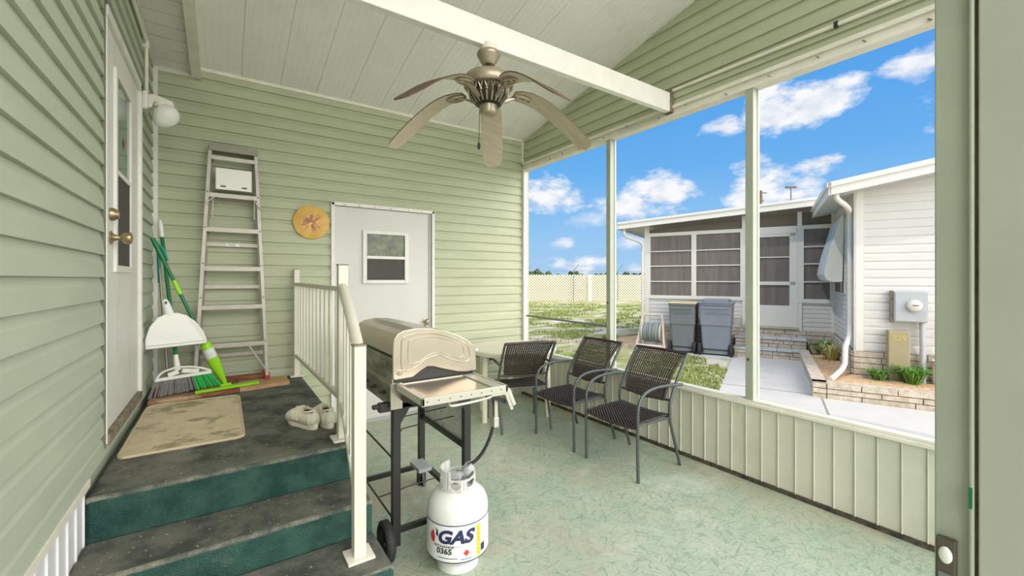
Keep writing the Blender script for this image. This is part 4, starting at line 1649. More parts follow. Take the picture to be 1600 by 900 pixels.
q = MB()
fl = [(a - .022, b) for a, b in [(-.118, .178), (-.108, .170), (-.098, .178), (-.094, .200), (-.100, .222), (-.106, .235), (-.112, .225), (-.122, .212), (-.126, .195)]]
q.add([wrap(q, a, b, .003) for a, b in fl], [tuple(range(len(fl)))])
q.build('flame_mark', M['redp'], lb)
q = MB()
fl = [(a - .018, b) for a, b in [(-.093, .215), (-.088, .232), (-.098, .246), (-.082, .238), (-.078, .222), (-.082, .205)]]
q.add([wrap(q, a, b, .003) for a, b in fl], [tuple(range(len(fl)))])
q.build('flame_outline', M['ink'], lb)

# ------------------------------------------------------------------ patio chairs (local: faces -X, origin at the middle of the foot prints)
W2 = .255


def chair_z(f):
    return f


def make_chair(label):
    r = thing('patio_chair', (0, 0, 0), label, 'chair', authored_local=True)
    for s_ in (-1, 1):
        y = s_ * W2
        q = MB()
        q.tube(smooth_path([(-.25, y, 0), (-.255, y, .25), (-.255, y, .45), (-.248, y, .53), (-.215, y, .59), (-.15, y, .625), (-.05, y, .64), (.09, y, .637), (.225, y, .625), (.262, y * .99, .622)], 4), .0115, 10)
        q.build('front_leg_and_arm', M['chairmetal'], r, smooth=True)
        q = MB()
        yi = s_ * (W2 - .012)
        q.tube(smooth_path([(.25, yi, 0), (.20, yi, .15), (.135, yi, .34), (.125, yi, .42), (.13, yi, .50), (.19, yi, .62), (.275, yi, .75), (.345, yi, .845)], 4), .0115, 10)
        q.build('rear_leg', M['chairmetal'], r, smooth=True)
    q = MB()
    q.tube([(-.248, -W2, .375), (-.252, 0, .365), (-.248, W2, .375)], .009, 8)
    q.tube([(-.25, -W2 + .01, .395), (.13, -W2 + .02, .385)], .009, 8)
    q.tube([(-.25, W2 - .01, .395), (.13, W2 - .02, .385)], .009, 8)
    q.tube([(.13, -W2 + .02, .385), (.13, W2 - .02, .385)], .009, 8)
    q.build('seat_frame', M['chairmetal'], r, smooth=True)
    q = MB()
    q.tube([(.345, -W2 + .012, .845), (.35, 0, .850), (.345, W2 - .012, .845)], .0125, 8)
    q.build('back_top_rail', M['wicker'], r, smooth=True)
    q = MB()
    q.tube([(.138, -W2 + .012, .515), (.136, 0, .495), (.138, W2 - .012, .515)], .009, 8)
    q.build('back_lower_rail', M['wicker'], r, smooth=True)

    def backp(u, v, o=0):                       # u -1..1 across, v 0..1 up
        z = .505 + .335 * v
        x = .132 + .06 * v + .155 * v * v
        hw = .185 + .03 * v
        return Vector((x + o, u * hw - 0, z))
    q = MB()
    nu = 20
    nv = 26
    for i in range(nu + 1):                     # uprights in pairs
        u = -1 + 2 * i / nu
        for k in range(12):
            v0, v1 = k / 12, (k + 1) / 12
            q.bar(backp(u, v0), backp(u, v1), .0105, .003, up=(1, 0, .3))
    for j in range(nv + 1):
        v = j / nv
        h = .012 if v < .33 else .0078
        pts = [backp(-1 + 2 * i / (nu * 2), v, .0035 * (1 if (i + j) % 2 else -1)) for i in range(nu * 2 + 1)]
        for a, b in zip(pts[::1][:-1], pts[1:]):
            q.bar(a, b, .0025, h, up=(0.5, 0, .85))
    for u in (-1, 1):
        q.tube([backp(u, v / 8) for v in range(9)], .009, 8)
    q.build('backrest', M['wicker'], r, fix=False)

    def seatp(u, v, o=0):                       # u across, v front(0)->rear(1)
        x = -.265 + .40 * v
        drop = -.022 * (1 - v) ** 6 * 1.0
        hw = .225 - .0 * v
        sag = -.012 * (1 - u * u)
        return Vector((x, u * hw, .408 + drop + sag + o))
    q = MB()
    NU, NV = 30, 34
    g_ = {}
    for i in range(NU + 1):
        for j in range(NV + 1):
            g_[i, j] = len(q.v)
            q.v.append(tuple(seatp(-1 + 2 * i / NU, j / NV, -.008)))
    for i in range(NU):
        for j in range(NV):
            q.f.append([g_[i, j], g_[i + 1, j], g_[i + 1, j + 1], g_[i, j + 1]])
            q.mi.append(0)
    for j in range(NV + 1):
        pts = [seatp(-1 + 2 * i / NU, j / NV, .0035 if (i + j) % 2 else -.003) for i in range(NU + 1)]
        for a, b in zip(pts[:-1], pts[1:]):
            q.bar(a, b, .0095, .004)
    q.tube([seatp(-1 + 2 * i / 10, 0, -.008) for i in range(11)], .010, 8)
    q.tube([seatp(-1, i / 10, -.004) for i in range(11)], .009, 8)
    q.tube([seatp(1, i / 10, -.004) for i in range(11)], .009, 8)
    q.build('seat', M['wicker'], r, fix=False)
    return r


ch = make_chair('brown wicker patio chair nearest the camera, rightmost of the three')
ch.location = (2.65, 2.215, 0)
ch['group'] = 'wicker patio chairs'
c2 = copy_tree(ch, (2.645, 2.865, 0), 0)
c2['label'] = 'brown wicker patio chair standing in the middle of the three'
c3 = copy_tree(ch, (2.42, 3.44, 0), math.radians(90 + 163.3 - 0))
c3['label'] = 'brown wicker patio chair seen from behind, pulled up to the round table'
c3.rotation_euler = (0, 0, math.radians(-106.7))

# ------------------------------------------------------------------ round table
tb = thing('round_table', (2.52, 3.70, 0), 'round cream resin table in the far corner by the green wall', 'table')
q = MB()
q.lathe([(.001, .690), (.42, .690), (.452, .672), (.462, .685), (.462, .712), (.452, .722), (.43, .722), (.001, .724)], (2.52, 3.70, 0), 64)
q.build('tabletop', M['resin'], tb, smooth=True)
q = MB()
q.lathe([(.02, .7245), (.024, .7265), (.03, .7265), (.034, .7245)], (2.52, 3.70, 0), 24, cap=False)
q.build('umbrella_hole_ring', M['resin'], tb, smooth=True)
for a in (187, 270, 318, 60):
    t = math.radians(a)
    rr = .37
    if a == 270:
        continue
    x, y = 2.52 + rr * math.cos(t), 3.70 + rr * math.sin(t)
    q = MB()
    q.tube([(x, y, 0), (x, y, .35), (2.52 + .35 * math.cos(t), 3.70 + .35 * math.sin(t), .69)], [.027, .031, .036], 14)
    q.build('leg', M['resin'], tb, smooth=True)
t = math.radians(120)
q = MB()
q.tube([(2.52 + .37 * math.cos(t), 3.70 + .37 * math.sin(t), 0), (2.52 + .35 * math.cos(t), 3.70 + .35 * math.sin(t), .69)], [.027, .036], 14)
q.build('leg', M['resin'], tb, smooth=True)

# ================================================================== OUTSIDE
GZ = -.10
mb = MB()
mb.add([(XR + .03, -60, GZ), (160, -60, GZ), (160, 160, GZ), (XR + .03, 160, GZ)], [(0, 1, 2, 3)])
mb.add([(-60, -60, GZ - .03), (XR + .03, -60, GZ - .03), (XR + .03, 160, GZ - .03), (-60, 160, GZ - .03)], [(0, 1, 2, 3)])
struct(mb.build('floor_ground', M['ground'], origin=(0, 0, 0)), 'sandy patchy lawn outside the screens', 'ground')

mb = MB()
mb.box(-4, XR + .1, -16, -1.2, GZ - .05, GZ + .02)  # unseen slab, added to bounce sunlight onto the ceiling
struct(mb.build('floor_bounce_slab', M['concrete']), 'pale concrete driveway added behind the porch opening to bounce sunlight in', 'slab')

# concrete path + apron
E = Vector((-.4179, .9085))                      # along the neighbour's wall, away from view
NN = Vector((.9085, .4179))                      # into the neighbour's house
HO = Vector((9.41, 3.64))


def H(x, y):                                     # neighbour-local to world
    p = HO - E * x + NN * y
    return (p.x, p.y)


mb = MB()
mb.prism([(8.90, 3.407), (8.36, 4.50), (5.60, 3.20), (3.25, 2.02), (3.25, -3.5), (9.2, -4.5), (6.30, 2.30)][::-1], GZ - .02, GZ + .012, 'z')
struct(mb.build('floor_path', M['concrete']), 'pale concrete walk outside the screens', 'path')
mb = MB()
a, b = Vector((5.98, 3.40)), Vector((6.45, 2.28))
mb.bar((a.x, a.y, GZ + .0125), (b.x, b.y, GZ + .0125), .02, .004)
mb.bar((6.30, 2.25, GZ + .0125), (4.3, 1.35, GZ + .0125), .02, .004)
o = struct(mb.build('trim_16', M['concretej']), 'dark joints in the concrete walk', 'joint')

hang = math.atan2(-.9085, .4179)
nh = thing('neighbour_house', (HO.x, HO.y, 0), 'white neighbouring mobile home with screened porch and stone base', 'house', authored_local=True, rotz=hang)

XA, XB, YH = -3.08, .458, -2.27                  # porch wall from XA to XB, main house wall at YH
NS = .10
# siding pieces
q = MB()
siding(q, (0, 0), (1, 0), (0, -1), [(XA, -1.05, .38, 1.0), (-.10, XB, .40, .98)], zbase=.42, ex=.085, depth=.009)
q.box(XA, -1.05, 0.002, .08, GZ, 1.0)
q.box(-1.05, -.10, .002, .08, GZ, .5)
q.box(-.10, XB, .002, .08, GZ, .98)
q.build('porch_siding', M['nwhite'], nh)
q = MB()
siding(q, (XB, 0), (0, -1), (-1, 0), [(0, -YH, .40, 1.15), (0, -YH, 2.52, 2.74), (1.36, -YH, 1.15, 2.52)], zbase=.42, ex=.085, depth=.009)
q.box(XB + .001, XB + .05, YH, 0, GZ, 2.8)
q.build('return_siding', M['nwhite'], nh)
q = MB()
siding(q, (XB, YH), (1, 0), (0, -1), [(0, 6, .40, 4.2)], zbase=.42, ex=.115, depth=.009, clip=lambda z: (max(0, (z - 2.72) / .17), 6))
q.prism([(XB, GZ), (6.4, GZ), (6.4, 3.75), (XB, 2.72)], YH + .002, YH + .1, 'y')
q.build('front_siding', M['nwhite'], nh)
q = MB()
q.box(XB - .02, XB + .085, YH - .022, YH, .38, 2.73)
q.box(XB - .022, XB, YH - .022, YH + .06, .38, 2.73)
q.build('corner_board', M['ntrim'], nh)


def stones(q, x0, x1, z0, z1, y, h=.062, th=.03, seed=1, gap=.01, lmin=.25, lmax=.5):
    rnd = random.Random(seed)
    n = max(1, round((z1 - z0) / h))
    hh = (z1 - z0) / n
    for j in range(n):
        x = x0
        while x < x1 - .01:
            L = rnd.uniform(lmin, lmax)
            xe = min(x + L, x1)
            if x1 - xe < .1:
                xe = x1
            q.box(x + gap / 2, xe - gap / 2, y - th - rnd.uniform(0, .012), y, z0 + j * hh + gap / 2, z0 + (j + 1) * hh - gap / 2)
            x = xe


q = MB()
stones(q, XB - .03, 6, GZ, .40, YH + .01, h=.082, th=.045, seed=4)
n0 = len(q.v)
stones(q, 0, -YH, GZ, .40, 0, h=.082, th=.04, seed=5)
for i in range(n0, len(q.v)):                     # turn this run onto the return wall
    x, y, z = q.v[i]
    q.v[i] = (XB + y, -x, z)
stones(q, XA, XB, GZ, .42, .0, h=.082, th=.03, seed=6)
q.build('stone_base', M['stone'], nh)
q = MB()
q.box(XB, 6, YH - .03, YH + .03, GZ, .40)
q.box(XB - .02, XB + .02, YH, 0, GZ, .40)
q.box(XA, XB, -.018, .03, GZ, .41)
q.build('mortar', M['mortar'], nh)

# porch frame: posts and beam
POSTS = [(-3.08, -2.98), (-1.09, -1.02), (-.13, -.055), (XB - .05, XB)]
q = MB()
for a, b in POSTS:
    q.box(a, b, -.03, .04, .40, 2.75)
q.box(XA, XB, -.035, .035, 2.435, 2.48)
q.box(-2.042, -1.998, -.034, .03, 1.0, 2.44)
q.box(XA, -1.02, -.035, .035, .985, 1.03)
q.box(-.13, XB, -.035, .035, .965, 1.01)
q.build('porch_frame', M['ntrim'], nh)
q = MB()
q.prism([(XA, 2.46), (XB, 2.46), (XB, 2.76), (XA, 2.56)], .01, .02, 'y')
q.build('gable_screen', M['nscreend'], nh)


def jal(x0, x1, z0, z1, rails):
    f = MB()
    t = .03
    f.box(x0, x0 + t, -.03, .02, z0, z1)
    f.box(x1 - t, x1, -.03, .02, z0, z1)
    f.box(x0 + t, x1 - t, -.03, .02, z0, z0 + t)
    f.box(x0 + t, x1 - t, -.03, .02, z1 - t, z1)
    for r in rails:
        f.box(x0 + t, x1 - t, -.025, .01, r - .011, r + .011)
    w = f.build('window', M['ntrim'], nh)
    MB().box(x0 + t / 2, x1 - t / 2, -.004, .004, z0 + t / 2, z1 - t / 2).build('pane', M['nscreen'], w)


RA = (1.375, 1.725, 2.06)
jal(-2.98, -2.04, 1.03, 2.435, RA)
jal(-2.00, -1.09, 1.03, 2.435, RA)
jal(-.055, XB - .04, 1.01, 2.435, RA)
# porch door
dx0, dx1 = -1.0, -.16
q = MB()
q.box(dx0 - .03, dx0, -.035, .03, .46, 2.43)
q.box(dx1, dx1 + .03, -.035, .03, .46, 2.43)
q.box(dx0 - .06, dx1 + .03, -.035, .03, 2.34, 2.435)
q.build('porch_door_frame', M['ntrim'], nh)
q = MB()
lx0, lx1 = dx0, dx1
q.box(lx0, lx1, -.028, .015, .48, .90)
q.box(lx0, lx0 + .1, -.028, .015, .9, 2.34)
q.box(lx1 - .1, lx1, -.028, .015, .9, 2.34)
q.box(lx0, lx1, -.028, .015, 2.28, 2.34)
q.box(lx0, lx1, -.028, .015, 1.31, 1.38)
q.box(lx0 + .1, lx1 - .1, -.022, .01, 1.86, 1.88)
dr = q.build('porch_door', M['ntrim'], nh)
MB().box(lx0 + .08, lx1 - .08, -.004, .004, .88, 2.30).build('screen', M['nscreen'], dr)
q = MB()
q.box(dx0 - .1, dx1 + .05, -.06, .03, .44, .475)
q.build('threshold', M['stone'], nh)
# roofs
q = MB()
OV = -.32


def prz(x):
    return 2.64 + .058 * (x - XA)


q.prism([(XA - .55, prz(XA - .55) - .02), (XB, prz(XB) - .02), (XB, prz(XB) + .13), (XA - .55, prz(XA - .55) + .13)], OV, OV + .03, 'y')
q.prism([(XA - .55, prz(XA - .55) + .09), (XB, prz(XB) + .09), (XB, prz(XB) + .14), (XA - .55, prz(XA - .55) + .14)], OV - .02, OV + .03, 'y')
q.box(XA - .57, XA - .54, OV, 4.5, prz(XA - .55) - .02, prz(XA - .55) + .14)
q.build('porch_fascia', M['ntrim'], nh)
q = MB()
q.prism([(XA - .55, prz(XA - .55) + .03), (XB, prz(XB) + .03), (XB, prz(XB) + .12), (XA - .55, prz(XA - .55) + .12)], OV + .03, 4.5, 'y')
q.build('porch_roof', M['roof'], nh)


def hrz(x):
    return 2.69 + .17 * (x - XB)


ex0 = XB - .34
q = MB()
q.prism([(ex0, hrz(ex0) - .02), (7, hrz(7) - .02), (7, hrz(7) + .15), (ex0, hrz(ex0) + .15)], YH - .36, YH - .33, 'y')
q.prism([(ex0 - .02, hrz(ex0) + .09), (7, hrz(7) + .09), (7, hrz(7) + .16), (ex0 - .02, hrz(ex0) + .16)], YH - .38, YH - .33, 'y')
q.box(ex0 - .01, ex0 + .02, YH - .36, 4, hrz(ex0) - .02, hrz(ex0) + .15)
q.box(ex0 - .03, ex0 + .02, YH - .38, 4, hrz(ex0) + .09, hrz(ex0) + .16)
q.build('house_fascia', M['ntrim'], nh)
q = MB()
q.prism([(ex0, hrz(ex0) - .015), (7, hrz(7) - .015), (7, hrz(7) + .12), (ex0, hrz(ex0) + .12)], YH - .33, 4, 'y')
q.build('house_roof', M['roof'], nh)
# return window + awning
q = MB()
q.box(XB - .02, XB, -1.33, -.10, 1.17, 1.20)
q.box(XB - .02, XB, -1.33, -.10, 2.42, 2.46)
for yy in (-1.33, -.98, -.13):
    q.box(XB - .02, XB, yy, yy + .035, 1.17, 2.46)
w = q.build('side_window', M['ntrim'], nh)
MB().box(XB - .006, XB - .002, -1.3, -.1, 1.18, 2.44).build('pane', M['nscreen'], w)
aw = bpy.data.objects.new('x', None)
bpy.data.objects.remove(aw)
q = MB()
prf = [(0, 2.50), (.04, 2.45), (.12, 2.15), (.20, 1.85), (.25, 1.60), (.26, 1.50), (.23, 1.42), (.16, 1.385), (.08, 1.38), (.02, 1.39)]
nst = 9
for i in range(nst):
    y0 = -1.34 + i * 1.22 / nst
    y1 = y0 + 1.22 / nst
    n = len(prf)
    vs = [(XB - .02 - a, y0, z) for a, z in prf] + [(XB - .02 - a, y1, z) for a, z in prf]
    q.add(vs, [(k, k + 1, n + k + 1, n + k) for k in range(n - 1)], mi=i % 2)
    if i == 0 or i == nst - 1:
        yy = y0 if i == 0 else y1
        q.add([(XB - .02 - a, yy, z) for a, z in prf], [tuple(range(n))], mi=0)
q.build('window_awning', [M['awn'], M['blueawn']], nh, fix=False)
# downspouts
q = MB()
q.tube(smooth_path([(XB - .26, YH - .28, 2.66), (XB - .24, YH - .27, 2.56), (XB - .12, YH - .12, 2.47), (XB - .045, YH + .12, 2.38), (XB - .045, YH + .13, 2.2)], 4)
       + [(XB - .045, YH + .13, .80), (XB - .06, YH + .08, .60), (XB - .12, YH - .02, .45), (XB - .13, YH - .05, .20), (XB - .18, YH - .16, .13), (XB - .32, YH - .52, .07), (XB - .36, YH - .60, .06)], .036, 10)
q.build('downspout', M['ntrim'], nh, smooth=True)
q = MB()
q.tube(smooth_path([(XA - .42, OV + .1, prz(XA) - .03), (XA - .42, OV + .1, prz(XA) - .16), (XA - .34, OV + .15, prz(XA) - .24), (XA - .12, -.10, prz(XA) - .33), (XA - .04, -.05, prz(XA) - .42), (XA - .04, -.05, prz(XA) - .6)], 4) + [(XA - .04, -.05, GZ + .02)], .035, 10)
q.build('porch_downspout', M['ntrim'], nh, smooth=True)
q = MB()
q.box(XA, -XA, .0, 3.5, GZ, .05)
q.build('foundation', M['mortar'], nh)
MB().box(XA + .02, XA + .06, 0, 4.4, GZ, 2.6).build('porch_end_wall', M['nwhite'], nh)
MB().box(XA, 6.4, 4.4, 4.45, GZ, 2.6).build('rear_wall', M['nwhite'], nh)

# steps
stp = thing('entry_steps', (*H(-.60, -.3), GZ), 'grey-topped stone steps leading to the neighbour porch door', 'steps', authored_local=True, rotz=hang)
for i, (y0, z1) in enumerate(((-.26, .09), (.02, .275))):
    q = MB()
    stones(q, -.60, .60, 0.0 if i == 0 else .09 + .10 + .0, z1 - GZ - .03 - .01, y0 + .01, h=.07, th=.02, seed=11 + i, lmin=.15, lmax=.4)
    q.build('riser', M['stone'], stp)
    q = MB()
    q.box(-.595, .595, y0 + .002, .26, 0.0, z1 - GZ - .035)
    q.build('step_core', M['mortar'], stp)
    q = MB()
    for k in range(5):
        q.box(-.61 + k * .244, -.61 + k * .244 + .238, y0 - .03, (y0 + .30), z1 - GZ - .035, z1 - GZ)
    q.build('tread', M['tread'], stp, bevel=.004)

# planter
pl = thing('planter_wall', (6.35, 2.236, GZ), 'low stone planter edging beside the concrete walk', 'planter', authored_local=True, rotz=hang)
q = MB()
stones(q, .02, 3.0, 0, .20, .05, h=.066, th=.05, seed=21, lmin=.3, lmax=.6)
stones(q, -.13, .02, 0, .20, .05, h=.066, th=.05, seed=22, lmin=.16, lmax=.17)
n0 = len(q.v)
stones(q, 0, 2.85, 0, .20, .05, h=.066, th=.05, seed=23, lmin=.3, lmax=.6)
for i in range(n0, len(q.v)):
    x, y, z = q.v[i]
    q.v[i] = (y - .10, x, z)
q.box(-.13, 3.0, .0, .12, .195, .215)
q.box(-.13, .02, .0, 2.85, .195, .215)
q.build('stone_courses', M['stone'], pl)
q = MB()
q.box(-.08, 3.0, .02, .11, 0, .195)
q.box(-.08, .0, .02, 2.85, 0, .195)
q.build('mortar_core', M['mortar'], pl)
q = MB()
q.add([(0, .1, .13), (3.0, .1, .13), (3.0, .85, .16), (.52, .85, .16), (.45, 2.9, .16), (0, 2.9, .12)], [(0, 1, 2, 3, 4, 5)])
tag(q.build('mulch', M['mulch'], pl), kind='stuff')


def clump(nm, loc, h, r, nb, label, m_='plant', seed=1, cat='plant'):
    rnd = random.Random(seed)
    q = MB()
    for i in range(nb):
        a = rnd.uniform(0, 2 * PI)
        d_ = Vector((math.cos(a), math.sin(a), 0))
        s_ = Vector((-d_.y, d_.x, 0)) * .008
        b0 = Vector(loc) + d_ * rnd.uniform(0, r * .3)
        hh = h * rnd.uniform(.6, 1)
        mid = b0 + d_ * r * .35 + Vector((0, 0, hh * .75))
        tip = b0 + d_ * r * rnd.uniform(.6, 1.1) + Vector((0, 0, hh * rnd.uniform(.55, 1)))
        q.add([b0 - s_, b0 + s_, mid + s_, mid - s_, tip], [(0, 1, 2, 3), (3, 2, 4)])
    return tag(q.build(nm, M[m_], fix=False), label, cat)


def Hw(x, y, z):
    p = H(x, y)
    return (p[0], p[1], z)


clump('grass_clump', Hw(.66, YH - .27, .05), .20, .20, 90, 'small green grass clump at the foot of house corner', seed=2)
clump('grass_clump', Hw(1.0, YH - .31, .05), .30, .26, 140, 'larger green grass clump before the tan utility box', seed=3)
clump('leafy_plant', Hw(.25, -.25, .04), .26, .24, 160, 'dark green leafy plant beside the entry steps', seed=4)
clump('dry_grass_clump', Hw(.30, -1.0, .04), .34, .30, 110, 'yellow dry grass clump along the return wall', 'dryplant', seed=5)
q = MB()
q.ball(Hw(.32, -.10, .14), (.09, .09, .12), 12, 8)
tag(q.build('garden_rock', M['galv'], smooth='all'), 'rounded grey stone beside the leafy plant near the steps', 'rock')

# meter, utility box, pipe, breeze block
mt_ = thing('electric_meter', Hw(1.02, YH - .05, .85), 'grey electric meter box with round glass dial on white siding', 'electric meter', authored_local=True, rotz=hang)
q = MB()
q.box(-.17, .17, -.10, 0.02, 0, .41)
q.box(-.16, .16, -.108, -.10, .01, .40)
q.build('meter_box', M['galv'], mt_, bevel=.006)
q = MB()
q.lathe([(.085, 0), (.085, .015), (.075, .03), (.07, .055), (.045, .07), (.01, .073)], (0.03, -.108, .22), 28, axis=(0, -1, 0))
dd_ = q.build('dial', mat('dial_glass', (206, 204, 190), rough=.15), mt_, smooth=True)
MB().box(.0, .06, -.183, -.180, .222, .234).build('dial_slot', M['ink'], dd_)
MB().box(-.20, -.17, -.06, .02, -.02, .42).build('side_conduit', M['brown'], mt_)
ub = thing('utility_box', Hw(.90, YH - .10, .03), 'tan upright utility box with number 225 under the meter', 'utility box', authored_local=True, rotz=hang)
MB().box(-.12, .10, -.10, .05, 0, .70).build('case', M['olive'], ub, bevel=.01)
vs, fs = text_mesh('225', .085, 0, .002, 1.1)
q = MB()
q.add([(a - .005, -.103, .60 + b) for a, b, _ in vs], fs)
q.build('number', mat('faded_yellow_paint', (190, 172, 100), rough=.8), ub, fix=False)
q = MB()
q.tube([Hw(1.145, YH - .12, .04), Hw(1.145, YH - .10, .852)], .032, 14)
tag(q.build('conduit_pipe', M['galv'], smooth=True), 'grey conduit pipe running from the meter into the planter', 'pipe')
q = MB()
q.tube([Hw(1.26, YH - .12, .04), Hw(1.26, YH - .10, .30), Hw(1.26, YH - .12, .33), Hw(1.26, YH - .18, .33)], .018, 10)
q.tube([Hw(1.22, YH - .16, .36), Hw(1.30, YH - .16, .36)], .014, 10)
tag(q.build('garden_tap', M['beige'], smooth=True), 'pale garden tap beside the meter pipe', 'tap')
bb = thing('breeze_block', Hw(1.50, YH - .12, .03), 'cream decorative breeze block with leaf-shaped openings', 'block', authored_local=True, rotz=hang)
q = MB()
for b in ((-.19, .19, 0, .03), (-.19, .19, .35, .38), (-.19, -.16, 0, .38), (.16, .19, 0, .38)):
    q.box(b[0], b[1], -.06, .04, b[2], b[3])
for a in (45, 135, 225, 315):
    t = math.radians(a)
    cx, cz = .19 * math.cos(t) * 0, .19
    for s_ in (-1, 1):
        pts = []
        for k in range(9):
            f = k / 8
            rr = .02 + .22 * f
            wv = s_ * .055 * math.sin(PI * f)
            pts.append((rr * math.cos(t) - wv * math.sin(t), -.01, .19 + rr * math.sin(t) + wv * math.cos(t)))
        q.tube(pts, .014, 6)
q.build('pierced_face', M['cream'], bb)
MB().box(-.17, .17, .045, .06, .02, .36).build('dark_backing', M['mortar'], bb)

# ------------------------------------------------------------------ bins
def make_bin(loc, w, h, d_, label, bm_, lm_, rot, domed):
    r = thing('wheelie_bin', loc, label, 'bin', authored_local=True, rotz=rot)
    q = MB()
    b0, t0 = .80, 1.0
    rings = []
    lv_ = [(.0, .80), (.10, .82), (h * .52, .90), (h * .54, .955), (h * .90, 1.0), (h * .92, 1.05), (h * .95, 1.05)]
    for z, k in lv_:
        rings.append([(x, y, z + .04) for x, y in rrect(-w / 2 * k, w / 2 * k, -d_ / 2 * k, d_ / 2 * k, .05 * k, 3)])
    n = len(rings[0])
    for a in rings:
        q.v += a
    for j in range(len(rings) - 1):
        for i in range(n):
            q.f.append([j * n + i, j * n + (i + 1) % n, (j + 1) * n + (i + 1) % n, (j + 1) * n + i])
            q.mi.append(0)
    q.f.append(list(range(n))[::-1])
    q.mi.append(0)
    q.build('body', M[bm_], r)
    q = MB()
    q.prism(rrect(-w / 2 * 1.08, w / 2 * 1.08, -d_ / 2 * 1.1, d_ / 2 * 1.08, .04, 3), h * .95 + .04, h * .975 + .04, 'z')
    if domed:
        q.prism(rrect(-w / 2 * .8, w / 2 * .8, -d_ / 2 * .8, d_ / 2 * .8, .05, 3), h * .97 + .04, h * 1.02 + .04, 'z')
    q.build('lid', M[lm_], r, bevel=.01)
    for s_ in (-1, 1):
        MB().lathe([(.02, -.03), (.11, -.03), (.125, -.015), (.125, .015), (.11, .03), (.02, .03)], (s_ * w * .47, -d_ * .42, .125), 20, axis=(1, 0, 0)).build('wheel', M['rubber'], r, smooth=True)
    MB().tube([(-w * .47, -d_ * .42, .125), (w * .47, -d_ * .42, .125)], .012, 8).build('axle', M['rubber'], r)
    MB().tube([(-w * .4, -d_ * .58, h * .9), (w * .4, -d_ * .58, h * .9)], .014, 8).build('handle', M[bm_], r, smooth=True)
    return r


make_bin(Hw(-1.52, -.50, GZ), .60, 1.06, .62, 'blue-grey wheeled bin with domed lid, right of the two', 'binb', 'binb', hang, True)
make_bin(Hw(-2.15, -.48, GZ), .52, 1.03, .55, 'grey wheeled bin with yellowed flat lid, left of the two', 'bin', 'binlid', hang, False)

# hose reel cart
hr = thing('hose_reel', Hw(-2.78, -.60, GZ), 'beige hose reel cart with grey hose beside the bins', 'hose reel', authored_local=True, rotz=hang)
q = MB()
for s_ in (-1, 1):
    q.tube(smooth_path([(s_ * .30, -.22, 0.05), (s_ * .25, -.1, .35), (s_ * .21, .02, .70), (s_ * .17, .05, .75)], 4), .025, 8)
    q.tube([(s_ * .30, .22, .02), (s_ * .27, .05, .40)], .022, 8)
    q.lathe([(.03, -.01), (.20, -.01), (.20, .01), (.03, .01)], (s_ * .19, .0, .38), 20, axis=(1, 0, 0))
q.tube([(-.18, .05, .75), (.18, .05, .75)], .022, 8)
q.build('frame', M['beige'], hr, smooth=True)
q = MB()
q.lathe([(.05, -.28), (.07, -.26), (.07, .26), (.05, .28)], (0, -.27, .075), 16, axis=(1, 0, 0))
q.build('front_roller', M['beige'], hr, smooth=True)
q = MB()
rnd = random.Random(5)
for k in range(3):
    for i in range(11):
        x = -.17 + .034 * i + rnd.uniform(-.006, .006)
        R_ = .15 + .022 * k + rnd.uniform(-.01, .01)
        q.tube([(x + .01 * math.sin(t), R_ * math.cos(t), .38 + R_ * math.sin(t)) for t in [2 * PI * j / 14 for j in range(14)]], .013, 6, closed=True)
q.build('hose', M['hose'], hr, smooth=True)

# kerb strip before the bins, bed edging, bed
mb = MB()
pts = [H(-1.22, -1.00), H(-3.12, -1.02), H(-3.12, -.05), H(-1.22, -.05)]
mb.prism(pts, GZ, GZ + .008, 'z')
struct(mb.build('floor_pad', M['concrete']), 'concrete pad under the bins', 'pad')
mb = MB()
rnd = random.Random(9)
a, b = Vector(H(-3.3, -.55)), Vector(H(-4.7, -.6))
d_ = (b - a).normalized()
for i in range(16):
    p = a + d_ * (i * .205)
    p2 = p + d_ * .19
    mb.bar((p.x, p.y, GZ + .03), (p2.x, p2.y, GZ + .03), .10, .06 + rnd.uniform(0, .015))
c = Vector(H(-3.4, 2.2))
d2 = (c - b)
L_ = d2.length
d2.normalize()
for i in range(int(L_ / .4)):
    p = b + d2 * (i * .4)
    p2 = p + d2 * .385
    mb.bar((p.x, p.y, GZ + .03), (p2.x, p2.y, GZ + .03), .09, .06)
tag(mb.build('garden_edging', M['stone']), 'row of pale edging stones around the bed left of the neighbour house', 'edging')
mb = MB()
mb.prism([H(-3.25, -.52), (b.x, b.y), H(-3.4, 2.1), H(-3.15, -.1)], GZ - .01, GZ + .006, 'z')
tag(mb.build('garden_bed_mulch', M['mulch']), 'orange mulch in the bed left of the neighbour house', 'mulch', kind='stuff')
clump('bed_grass', Hw(-3.9, -.05, GZ), .26, .35, 160, 'yellowish grass tuft growing in the edged mulch bed', 'grass', seed=8)

